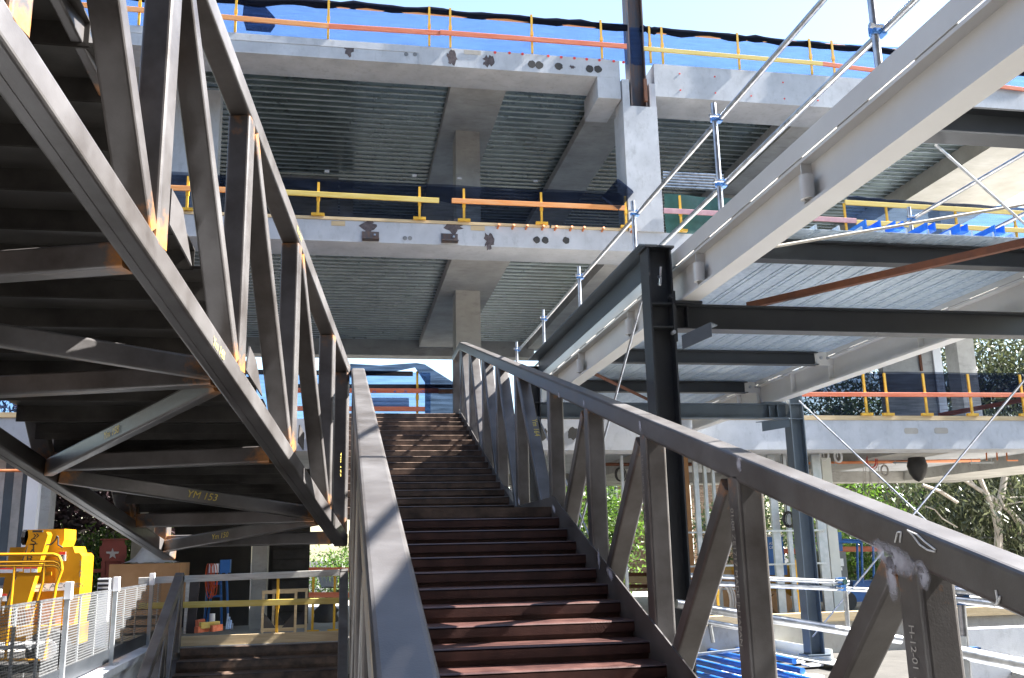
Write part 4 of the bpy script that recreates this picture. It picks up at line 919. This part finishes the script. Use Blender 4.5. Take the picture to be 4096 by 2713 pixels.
for k in range(4):
    u=905+k*8;o=MB().bar(at(u,2518,Y=20.5),at(u+8-4*k*.5,2455+k*14,Y=20.6),.03,.05,X1,.004).build('steel_offcut',M['galv']);tag(o,'galvanised steel strip leaning upright in the bundle right of the timber offcuts','steel strip','steel strips right of the timber offcuts')
o=MB().tube(at(848,2496,Y=20.5),at(850,2455,Y=20.5),.055,12).build('plastic_pipe',M['white'],smooth=True);tag(o,'short white plastic pipe standing among the timber offcuts','pipe')
db=MB();rnd=random.Random(8)
for k in range(5):
    u=1292+k*11;db.bar(at(u,2350,Y=23),at(u-12+5*k,2310,Y=23.1),.07,.1,X1,.004)
o=db.build('steel_section_bundle',M['galvd']);tag(o,'bundle of grey steel sections in the daylight behind the orange barrier','steel bundle')
c=at(1305,2442,Y=22.5);hp=MB();n=12
for k in range(6):
    r=.28*(1-(k/6)**2)**.5
    hp.v+= [];ring=[(c[0]+r*(.8+.4*rnd.random())*math.cos(2*math.pi*i/n),c[1]+r*math.sin(2*math.pi*i/n),c[2]-.25+.5*k/6) for i in range(n)]
    hp.add(ring,[])
for k in range(5):
    for i in range(n): hp.f.append((k*n+i,k*n+(i+1)%n,(k+1)*n+(i+1)%n,(k+1)*n+i));
o=hp.build('black_sack',M['black'],smooth=True);tag(o,'shiny black plastic sack behind the orange barrier','sack')
# ------------------------------------------------------------------ right-hand side, lower
def galv_stud(u0,u1,v0,v1,y,lab,par):
    a=at(u0,v0,Y=y);b_=at(u1,v0,Y=y)
    MB().bb(a[0],b_[0],y,y+.09,-1.65,2.09).build('stud',M['galvd'],par)
sw=thing('stud_frame','galvanised wall stud frame standing under the concrete floor behind the stair','stud frame',(6,21.2,-1.65))
for u0,u1 in ((2782,2800),(2822,2834),(2856,2866),(3083,3112),(3142,3158),(3178,3186),(3262,3296),(2490,2500)): galv_stud(u0,u1,2000,2300,21.2,'',sw)
for v in (2132,2268,2362):
    a=at(2700,v,Y=21.2);b_=at(3300,v,Y=21.2)
    MB().bb(a[0],b_[0],21.12,21.18,a[2]-.02,a[2]+.02).build('nogging',M['galv'],sw)
MB().bb(at(2744,2000,Y=21.5)[0],at(2762,2000,Y=21.5)[0],21.5,21.6,-1.65,2.09).build('timber_stud',M['ply'],sw)
ww=thing('window_surround','pale rendered column beside the stud frame at right','column',(9.3,22,-1.65))
MB().bb(at(3300,2000,Y=22)[0],at(3338,2000,Y=22)[0],22,22.4,-1.65,2.09).build('shaft',M['winwhite'],ww)
# scissor lifts
def slift(y,qbase,lab,cover):
    t=thing('scissor_lift',lab,'scissor lift',tuple(qbase))
    return t
t=slift(22.5,(9.4,22.6,-1.65),'blue scissor lift with grey motor cover behind the blue grey column',True)
y=22.6
def QB(u0,u1,v0,v1,y0,y1,name,m,par): 
    a=at(u0,v0,Y=y0);b_=at(u1,v1,Y=y0);return MB().bb(a[0],b_[0],y0,y1,b_[2],a[2]).build(name,m,par)
QB(3310,3372,2130,2205,y,y+.6,'control_box',M['blue'],t);QB(3303,3330,2205,2370,y,y+.6,'side_cover',M['dark'],t)
cv=QB(3338,3398,2208,2365,y-.1,y+.6,'motor_cover',M['grey'],t);QB(3352,3376,2235,2265,y-.12,y-.10,'label',M['label'],cv);QB(3357,3370,2270,2282,y-.12,y-.10,'label',M['label'],cv)
QB(3318,3520,2365,2405,y-.05,y+.8,'chassis',M['blue'],t);QB(3333,3348,2138,2158,y-.03,y-.01,'document_holder',M['white'],t)
for u in (3428,3446,3492,3530): MB().tube(at(u,2170,Y=y),at(u+4,2330,Y=y),.03,8).build('guard_stile',M['blue'],t)
MB().tube(at(3300,2166,Y=y-.1),at(3440,2170,Y=y-.1),.03,8).build('guard_rail',M['blue'],t);MB().tube(at(3370,2160,Y=y+.5),at(3530,2165,Y=y+.5),.03,8).build('guard_rail',M['blue'],t)
QB(3412,3550,2325,2362,y+.1,y+.7,'platform_deck',M['blue'],t)
c=at(3385,2400,Y=y-.1);MB().tube((c[0],y-.2,-1.42),(c[0],y+.02,-1.42),.23,18).build('wheel',M['black'],t,smooth=True)
t=thing('scissor_lift','second blue machine body with pale lettering behind the stair posts','scissor lift',(6.7,22.8,-1.65))
bdy=QB(3070,3140,2146,2262,22.8,23.4,'body',M['blue'],t);QB(3066,3136,2140,2147,22.78,23.4,'lid',M['greytim'],t);QB(3060,3150,2262,2300,22.8,23.4,'chassis',M['blue'],t)
text('ASC',at(3076,2180,Y=22.79),(1,0,0),(0,0,1),.1,M['label'],bdy);text('C&L',at(3076,2195,Y=22.79),(1,0,0),(0,0,1),.09,M['label'],bdy)
bn=thing('skip_bin','yellow steel bin behind the galvanised studs','bin',(8,23.6,-1.65))
QB(2925,3180,2270,2385,23.6,24.6,'body',M['liftyel'],bn);QB(2925,3180,2268,2275,23.58,24.6,'rim',M['yellow'],bn)
for i,(u,v,r,lab) in enumerate(((3118,2395,.27,'cable drum standing at right of the two behind the stair post'),(2918,2355,.42,'larger cable drum at left behind the stair post'))):
    c=at(u,v,Y=22.0);t=thing('cable_drum',lab,'cable drum',(c[0],22.0,-1.65))
    z=-1.65+r
    MB().tube((c[0],21.9,z),(c[0],21.94,z),r,20).build('flange',M['ply'],t);MB().tube((c[0],22.25,z),(c[0],22.29,z),r,20).build('flange',M['ply'],t);MB().tube((c[0],21.94,z),(c[0],22.25,z),r*.7,16).build('winding',M['black'],t)
lc=MB();rnd=random.Random(4)
for k in range(14):
    c=at(2890+rnd.random()*16,2385,Y=20.6+.03*k);r1=.14+rnd.random()*.1
    lc.path([(c[0]+r1*math.cos(a),20.6+.03*k,-1.22+ (r1+.18)*math.sin(a)) for a in np.linspace(0,6.28,16)],.012,5)
o=lc.build('cable_bundle',M['cablegrey']);tag(o,'tangled pale cable coil on the floor edge seen between the stair members','cable')
yp=thing('edge_guardrail','yellow post guardrail with orange board by the ground floor edge at right','guardrail',(7.4,19.9,-1.65))
for u in (3190,2865,3560,2755): guard_post(yp,at(u,2300,Y=19.75)[0],-1.62,-.35,19.75)
board(yp,at(3560,2196,Y=25),at(3290,2198,Y=25),M['orange'],.14);board(yp,at(2680,2275,Y=24.6),at(2790,2275,Y=24.6),M['orange'],.12);board(yp,at(3130,2205,Y=24.6),at(3230,2208,Y=24.6),M['orange'],.14)
board(yp,at(2500,2320,Y=25.5),at(2600,2320,Y=25.5),M['timber'],.18);board(yp,at(2500,2298,Y=25.5),at(2600,2298,Y=25.5),M['rustbar'],.1);board(yp,at(2500,2345,Y=25.5),at(2600,2345,Y=25.5),M['rustbar'],.1)
MB().bb(4.2,30,19.55,19.72,-1.65,-1.46).build('kick_board',M['timber'],yp)
# low concrete walls
o=MB().bb(8.6,40,13.4,13.7,-2.3,-1.32).build('low_wall',C);tag(o,'low grey concrete wall at lower right beyond the near scaffold post','wall')
# white gutter trough and blue tubes on the ground below the stair
tg=thing('trough','long pale steel trough lying beside the blue tubes at lower right','trough',(6,13.2,-2.3))
a0=at(2825,2535,Z=-2.1);a1=at(3330,2625,Z=-2.1)
MB().bar(a0,a1,.02,.25,(0,1,0),.003).build('side',M['winwhite'],tg);MB().bar(a0+V(0,-.5,-.1),a1+V(0,-.5,-.1),.5,.02,(0,1,0),.003).build('floor',M['winwhite'],tg)
dvec=(a1-a0)/np.linalg.norm(a1-a0)
for k in range(9):
    v0=2568+k*26; p=at(2790,v0,Z=-2.16);q=p+dvec*4.2
    o=MB().tube(p,q,.055,14).build('blue_tube',M['bluepipe'],smooth=True);tag(o,'%s bright blue tube in the row laid below the main stair'%['farthest','second farthest','third farthest','fourth farthest','middle','fourth nearest','third nearest','second nearest','nearest'][k],'tube','blue tubes laid below the main stair')
pl_=MB();p=at(2980,2620,Z=-2.2);
for k in range(6):
    for j in range(3):
        c=at(2900+k*70,2600+j*45+k*12,Z=-2.24); pl_.box(c,(.28,.30,.03),(dvec,np.cross(V(0,0,1),dvec),(0,0,1)))
o=pl_.build('paving_slabs',M['white']);o['kind']='structure'
# lower scaffold
sf=thing('scaffold_handrail','galvanised scaffold of paired tubes below the main stair at lower right','handrail',(5,12,-2.3))
def stube(p,q,r,nm='rail_tube'): return MB().tube(p,q,r,14).build(nm,GV,sf,smooth=True)
ys=10.6
a=at(2890,2307,Y=ys);b_=at(3385,2330,Y=ys);dv=(b_-a)
stube(a-dv*.4,b_+dv*.02,.027);a2=at(2890,2335,Y=ys);b2=at(3385,2356,Y=ys);stube(a2-(b2-a2)*.4,b2+(b2-a2)*.35,.027)
MB().tube(at(3378,2310,Y=ys+.05),at(3398,2600,Y=ys+.05),.027,12).build('standard',GV,sf,smooth=True)
for v in (2322,2352): coupler(sf,at(3356,v,Y=ys))
c=at(3377,2327,Y=ys-.05);MB().tube(c,c+V(0,-.03,0),.03,10).build('end_cap',M['green'],sf)
ys=8.2
a=at(2860,2440,Y=ys);b_=at(3360,2520,Y=ys);stube(a-(b_-a)*.3,b_+(b_-a)*.5,.04)
a=at(2840,2490,Y=ys+.9);b_=at(2955,2510,Y=ys+.9);stube(a-(b_-a)*.4,b_+(b_-a)*1.2,.027)
MB().tube(at(2840,2500,Y=ys+.9),at(2852,2570,Y=ys+.9),.02,10).build('standard',GV,sf,smooth=True)
rod('grey_tube',at(2790,2618,Z=-2.05),at(2975,2598,Z=-1.95),.03,M['galvd'],'loose grey tube lying across the blue tubes below the stair','tube')
sf2=thing('scaffold_handrail','near galvanised scaffold post with couplers behind the right handrail','handrail',(4.6,6.6,-2.3))
ys=6.6
MB().tube(at(3842,2375,Y=ys),at(3872,2720,Y=ys),.03,14).build('standard',GV,sf2,smooth=True)
MB().bar(at(3836,2545,Y=ys-.02),at(3852,2730,Y=ys-.02),.10,.05,(0,1,0),.004).build('base_sleeve',M['galvd'],sf2)
for v0,v1,r in ((2362,2388,.027),(2398,2430,.027),(2605,2660,.05)):
    a=at(3815,v0,Y=ys-.05);b_=at(4096,v1,Y=ys-.05);MB().tube(a,b_+(b_-a)*.3,r,14).build('rail_tube',GV,sf2,smooth=True)
for v in (2362,2402): coupler(sf2,at(3830,v,Y=ys),1.2)
coupler(sf2,at(3866,2610,Y=ys),1.6)
o=MB().poly([at(u,v,Z=-2.0) for u,v in ((3888,2640),(4150,2690),(4150,2730),(3888,2655))],(0,0,.05)).build('scaffold_board',M['greytim']);tag(o,'sunlit scaffold board at the bottom right corner','board')
o=MB().bb(at(3560,2640,Z=-2.2)[0],at(3640,2640,Z=-2.2)[0]+.6,7.2,8.6,-2.3,-2.1).build('steel_plate_box',M['bluegrey']);tag(o,'blue grey steel box section on the ground between the nearest stair members','box section')
# ------------------------------------------------------------------ services under the level 1 soffit
for k in range(5):
    y=22.6+.16*k;a=at(3235,1851+k*1.2,Y=y);b_=at(3920,1838+k*2,Y=y)
    o=MB().tube(a,b_,.018,8).build('copper_pipe',M['copper']);tag(o,'%s copper pipe in the run hung below the right hand concrete floor'%['nearest','second','middle','fourth','farthest'][k],'pipe','copper pipes below the right hand floor')
    if k<3:
        a=at(3620-20*k,1832,Y=y+1);b_=at(3390-10*k,1862,Y=y-2)
        pass
hg=thing('pipe_hanger_rail','slotted pipe hanger rails with clips below the right hand floor','hanger',(13,23,1.5))
for u,v in ((3268,1858),(3590,1850),(3890,1850)):
    c=at(u,v,Y=22.9);MB().bb(c[0]-.35,c[0]+.35,22.5,22.56,c[2]-.06,c[2]-.02).build('hanger_rail',M['galvd'],hg)
    for dx in (-.3,.3): MB().tube((c[0]+dx,22.53,c[2]-.1),(c[0]+dx,22.53,2.1),.008,6).build('drop_rod',M['galvd'],hg)
for u in (3945,3987,4026):
    a=at(u,1805,Y=22.6);o=MB().path([a,at(u+2,1842,Y=22.6),at(u+45,1842,Y=22.6)] if u>4000 else [a,at(u+2,1842,Y=22.6)],.02,8).build('copper_drop',M['copper']);tag(o,'%s short upright copper drop pipe at the right end of the pipe run'%{3945:'left',3987:'middle',4026:'right'}[u],'pipe','copper drop pipes')
def coil(u,v,r,y,m,lab,n=4,drop=0):
    rnd=random.Random(int(u));b=MB();c=at(u,v,Y=y)
    for k in range(n):
        rr=r*(.85+.3*rnd.random());b.path([(c[0]+rr*math.cos(a)*.7+.02*k,y+.02*k,c[2]+rr*math.sin(a)) for a in np.linspace(0,6.28,16)],.01,5)
    b.tube((c[0],y,c[2]+r),(c[0],y,2.1),.01,5)
    o=b.build('hanging_cable_coil',m);return tag(o,lab,'cable coil')
coil(3485,1842,.20,22.2,M['cablered'],'red cable coil hanging below the right hand floor')
coil(3296,1895,.15,23.5,M['black'],'black cable coil hanging beside the blue grey column',6)
coil(3537,1882,.14,23.5,M['cablegrey'],'grey cable coil hanging right of the red coil',4)
coil(3295,1818,.16,22.0,M['white'],'white cable loops hanging close to the blue grey column top',5)
coil(3350,1826,.14,22.0,M['label'],'white cable loops hanging second from the blue grey column',5)
coil(2478,1898,.16,23.0,M['black'],'dark cable coil hanging behind the stair diagonals',5)
coil(3150,2078,.17,21.0,M['ink'],'purple black cable coil hung on the galvanised stud',8)
bg=MB();c=at(3668,1856,Y=22.0);n=12;prof=[(0,.34),(.1,.30),(.2,.16),(.25,-.05),(.21,-.24),(.11,-.40),(0,-.46)]
for k,(r,z) in enumerate(prof): bg.add([(c[0]+r*math.cos(2*math.pi*i/n),22+r*math.sin(2*math.pi*i/n),c[2]+z) for i in range(n)],[])
for k in range(len(prof)-1):
    for i in range(n): bg.f.append((k*n+i,k*n+(i+1)%n,(k+1)*n+(i+1)%n,(k+1)*n+i))
o=bg.build('hanging_sack',M['black'],smooth=True);tag(o,'black plastic sack hanging below the right hand floor','sack')
for i,(u,v1) in enumerate(((3449,1960),(3463,1980),(3474,1975),(3484,1960),(3510,1945))):
    a=at(u,1838,Y=24);b_=at(u+4,v1,Y=24);o=MB().path([a,(a+b_)/2+V(.03*(-1)**i,0,0),b_],.008,5).build('hanging_cable',M['cablegrey']);tag(o,'pale loose cable end hanging in the bunch below the red coil','cable','loose cable ends below the red coil')
rod('sprinkler_pipe',at(2400,1858,Y=23),at(2790,1858,Y=23),.04,M['rustbar'],'rusty red sprinkler pipe under the floor behind the stair members','pipe')
# ================================================================== TREES AND HOUSES BEYOND
def tree(label,base,h,cr,leaf,n_cl,n_lf,ls,name='tree',group=None,trunk=M['barkd'],shape=(1,1,.8),elong=1.6,droop=0,seed=0,limbs=6,crz=None):
    rnd=np.random.RandomState(seed)
    t=thing(name,label,'tree',base,group);base=V(*base)
    cz=crz if crz is not None else h-cr*shape[2]
    b=MB();b.sweep([(math.cos(a)*.22*h/8,math.sin(a)*.22*h/8) for a in np.linspace(0,6.28,9)[:-1]],base,base+V(.1,0,cz*.6),(1,0,0))
    cen=base+V(0,0,cz)
    cl=[]
    for k in range(n_cl):
        d=rnd.randn(3);d/=np.linalg.norm(d);r=rnd.rand()**.45
        cl.append(cen+d*r*cr*V(*shape))
    for k in range(limbs):
        e=cl[k*3%n_cl];b.sweep([(math.cos(a)*.06*h/8,math.sin(a)*.06*h/8) for a in np.linspace(0,6.28,7)[:-1]],base+V(.1,0,cz*.55),e,(1,0,.3))
    b.build('trunk',trunk,t)
    N=n_cl*n_lf
    ci=np.repeat(np.array(cl),n_lf,axis=0);rad=cr*.24
    c=ci+rnd.randn(N,3)*rad*np.array([1,1,.7])
    n=rnd.randn(N,3);n[:,2]+=.5;n/=np.linalg.norm(n,axis=1)[:,None]
    u=np.cross(n,rnd.randn(N,3));u/=np.linalg.norm(u,axis=1)[:,None]
    if droop: u=u*(1-droop)+np.array([0,0,-1.])*droop;u/=np.linalg.norm(u,axis=1)[:,None]
    w=np.cross(n,u);w/=np.linalg.norm(w,axis=1)[:,None]
    L=ls*(.7+.6*rnd.rand(N,1))*elong;W=ls*.55*(.7+.6*rnd.rand(N,1))
    vs=np.stack([c-u*L/2,c+w*W/2,c+u*L/2,c-w*W/2],1).reshape(-1,3)-base
    me=bpy.data.meshes.new('crown');me.from_pydata(vs.tolist(),[],[(4*i,4*i+1,4*i+2,4*i+3) for i in range(N)]);me.materials.append(leaf)
    o=bpy.data.objects.new('crown',me);col.objects.link(o);o.parent=t
    return t
def tat(u,v,Y): return at(u,v,Y=Y)
G0=-1.9
c=tat(330,2100,34);tree('purple leaved plum tree beyond the boom lift',(c[0],34,G0),7.2,4.0,M['leaf_plum'],110,150,.22,seed=1,shape=(1,.8,1),crz=4.2)
c=tat(430,2360,27);tree('bright green young tree behind the red gate panel',(c[0],28.5,G0),3.4,1.7,M['leaf_bright'],34,90,.12,seed=2,crz=1.6)
c=tat(335,2330,27);tree('bright green bush left of the red gate panel',(c[0],29.5,G0),3.2,1.5,M['leaf_bright'],30,90,.12,seed=12,crz=1.5)
c=tat(560,2200,34);tree('bright green tree half hidden by the overhead stair',(c[0],36,G0),4.6,1.9,M['leaf_bright'],34,90,.13,seed=3,crz=2.6)
c=tat(1350,2270,38);tree('green tree low behind the orange barrier',(c[0],38,G0),2.6,1.6,M['leaf_bright'],30,80,.12,seed=4,crz=.9)
c=tat(2370,2150,30);tree('bright green tree behind the left stair members',(c[0],33,G0),5.4,2.0,M['leaf_bright'],44,100,.13,seed=5,crz=2.2,shape=(.8,.8,1.15))
c=tat(2520,2180,30);tree('bright green tree between the stair diagonals',(c[0],34,G0),5.2,2.1,M['leaf_bright'],44,100,.13,seed=6,crz=2.2,shape=(.9,.8,1.1))
c=tat(3140,2080,34);tree('green tree behind the galvanised studs and the purple cable coil',(c[0],37,G0),5.6,2.3,M['leaf_dark'],44,100,.14,seed=7,crz=2.6)
c=tat(3480,2000,40);tree('leafy yellow green tree right of the blue grey column',(c[0],40,G0),6.6,3.1,M['leaf_bright'],60,100,.15,seed=8,crz=3.2,shape=(1,.8,.9))
c=tat(3440,2260,36);tree('green bush behind the scissor lift guard rails',(c[0],36,G0),3.2,1.7,M['leaf_bright'],36,90,.13,seed=9,crz=1.4)
c=tat(3900,2050,36);tree('olive gum tree with drooping leaves right of the brace rods',(c[0]+1,36,G0),8,4.2,M['leaf_gum'],80,120,.15,seed=10,trunk=M['bark'],elong=2.8,droop=.55,shape=(1.2,.9,.8),crz=3.6)
c=tat(4080,2150,32);tree('gum tree with dense olive crown at the right edge',(c[0]+1,33,G0),7,3.2,M['leaf_gum'],60,110,.14,seed=11,trunk=M['bark'],elong=2.6,droop=.5,crz=3.2)
c=tat(4000,1400,48);tree('tall gum tree above the navy netting at right',(c[0]+2,50,G0),19,7.5,M['leaf_gum'],120,130,.24,seed=13,trunk=M['bark'],elong=2.4,droop=.4,shape=(1.1,.8,1.0),crz=11)
c=tat(3400,1650,50);tree('dark tree seen through the navy netting',(c[0],50,G0),12.5,3.0,M['leaf_dark'],60,100,.22,seed=14,crz=9.0,shape=(.8,.8,1.1))
c=tat(3800,1950,46);tree('dark dense tree behind the gum branches',(c[0],45,G0),7,3.6,M['leaf_dark'],60,100,.2,seed=15,crz=4.0,shape=(1.3,.8,.9))
bt=MB()
def limb(pts,r0,r1):
    n=len(pts)
    for i,(a,b) in enumerate(zip(pts[:-1],pts[1:])): bt.tube(a,b,r0+(r1-r0)*i/n,7)
LY2=32
limb([at(u,v,Y=LY2) for u,v in ((3815,1893),(3900,1948),(3960,1985),(4040,2045),(4110,2120))],.07,.12)
limb([at(u,v,Y=LY2) for u,v in ((3850,1888),(3880,1920),(3905,1950))],.04,.06)
limb([at(u,v,Y=LY2) for u,v in ((3690,1940),(3760,1965),(3830,2010))],.06,.09)
limb([at(u,v,Y=LY2) for u,v in ((4000,1995),(4060,1990),(4140,1985))],.03,.03);limb([at(u,v,Y=LY2) for u,v in ((4020,2020),(4080,2008),(4150,2010))],.03,.03)
limb([at(u,v,Y=LY2) for u,v in ((3700,2025),(3740,2040),(3770,2075),(3830,2110))],.02,.03)
limb([at(u,v,Y=LY2) for u,v in ((4020,1900),(4010,1960),(3990,2050),(3995,2150),(3985,2420))],.12,.17)
limb([at(u,v,Y=LY2) for u,v in ((3910,1885),(3935,1950),(3975,2040),(3990,2120))],.09,.13)
o=bt.build('bare_tree',M['bark'],smooth=True);tag(o,'pale bare gum trunk with spreading grey limbs at right','tree')
# brick houses
def house(label,x0,x1,y,z1,wins,group=None,pipe=None):
    t=thing('brick_building',label,'building',((x0+x1)/2,y,G0))
    MB().bb(x0,x1,y,y+8,G0,z1).build('wall',M['brick'],t)
    MB().bb(x0-.3,x1+.3,y-.25,y+8,z1,z1+.25).build('eave',M['winwhite'],t)
    MB().poly([(x0-.3,y-.25,z1+.25),(x1+.3,y-.25,z1+.25),(x1+.3,y+4,z1+2.2),(x0-.3,y+4,z1+2.2)],(0,.05,.15)).build('roof',M['dull'],t)
    for a,b,zb,zt in wins:
        f=MB();f.bb(a,b,y-.06,y-.01,zb,zt);fr=f.build('window',M['winwhite'],t)
        m=(a+b)/2
        for p,q in ((a+.08,m-.04),(m+.04,b-.08)): MB().bb(p,q,y-.075,y-.062,zb+.1,zt-.1).build('pane',M['glass'],fr)
    if pipe: MB().tube((pipe,y-.12,G0),(pipe,y-.12,z1),.06,8).build('downpipe',M['winwhite'],t)
    return t
yb=52
X_=lambda u,v,y=yb: at(u,v,Y=y)[0]
Z_=lambda u,v,y=yb: at(u,v,Y=y)[2]
house('yellow brick house with white windows behind the gum branches',X_(3380,2000),X_(4300,2000)+4,yb,Z_(3700,1905),[(X_(3735,2000),X_(3768,2000),Z_(3735,2040),Z_(3735,1992)),(X_(3660,2000),X_(3695,2000),Z_(3660,2045),Z_(3660,1990)),(X_(3830,2000),X_(3860,2000),Z_(3830,2050),Z_(3830,1995))],pipe=X_(3713,2000))
yb2=40
house('brown brick house behind the stair members',X_(2440,2000,yb2)-3,X_(3060,2000,yb2),yb2,5.6,[(X_(2425,2000,yb2),X_(2470,2000,yb2),Z_(2440,2060,yb2),Z_(2440,1930,yb2)),(X_(2590,2000,yb2),X_(2640,2000,yb2),Z_(2590,2080,yb2),Z_(2590,1940,yb2))],pipe=X_(2755,2000,yb2))
rod('street_pipe',at(3900,2150,Y=34),at(4200,2155,Y=34),.035,M['galv'],'grey horizontal rail in front of the gum trees at right edge','rail')
# unseen building the stair and walkway reach, added and raised to shade steel
ol=thing('brick_building','unseen tall dark brick building added opposite the concrete frame to shade the stairs, behind the viewpoint','building',(0,-9,-4.4))
MB().bb(-34,20,-20,-6.5,-4.4,16).build('wall',M['olddark'],ol)
MB().bb(-34,-20,-6.5,13,-4.4,13).build('wing_occluder',M['olddark'],ol)  # added out of view on the left to block sky light
MB().bb(-6,10,-6.5,-1.5,2.2,2.75).build('floor_slab',M['concsoff'],ol)

# ------------------------------------------------------------------ camera, light, world
cam=bpy.data.cameras.new('camera');co=bpy.data.objects.new('camera',cam);col.objects.link(co)
cam.sensor_width=36;cam.lens=FPX/4096*36;cam.clip_end=2000;cam.clip_start=.05
import mathutils
co.matrix_world=mathutils.Matrix(((_rt[0],_up[0],-_f[0],0),(_rt[1],_up[1],-_f[1],0),(_rt[2],_up[2],-_f[2],0),(0,0,0,1)))
sc.camera=co
S=V(1.04,-.04,1.0);S/=np.linalg.norm(S)
sl=bpy.data.lights.new('sun','SUN');so=bpy.data.objects.new('sun',sl);col.objects.link(so);sl.energy=5.0;sl.angle=math.radians(.5);sl.color=(1,.965,.92)
so.rotation_euler=mathutils.Vector(S).to_track_quat('Z','Y').to_euler()
w=bpy.data.worlds.new('World');sc.world=w;w.use_nodes=True;nt=w.node_tree
sk=nt.nodes.new('ShaderNodeTexSky');sk.sky_type='NISHITA';sk.sun_disc=False;sk.sun_elevation=math.asin(S[2]);sk.sun_rotation=math.atan2(S[0],S[1])
sk.air_density=1.2;sk.dust_density=1.0;sk.ozone_density=1
nt.links.new(sk.outputs[0],nt.nodes['Background'].inputs[0]);nt.nodes['Background'].inputs[1].default_value=0.05
sc.view_settings.view_transform='Standard';sc.view_settings.look='None';sc.view_settings.exposure=3.1;sc.view_settings.gamma=1
sc.cycles.max_bounces=8;sc.cycles.transparent_max_bounces=16
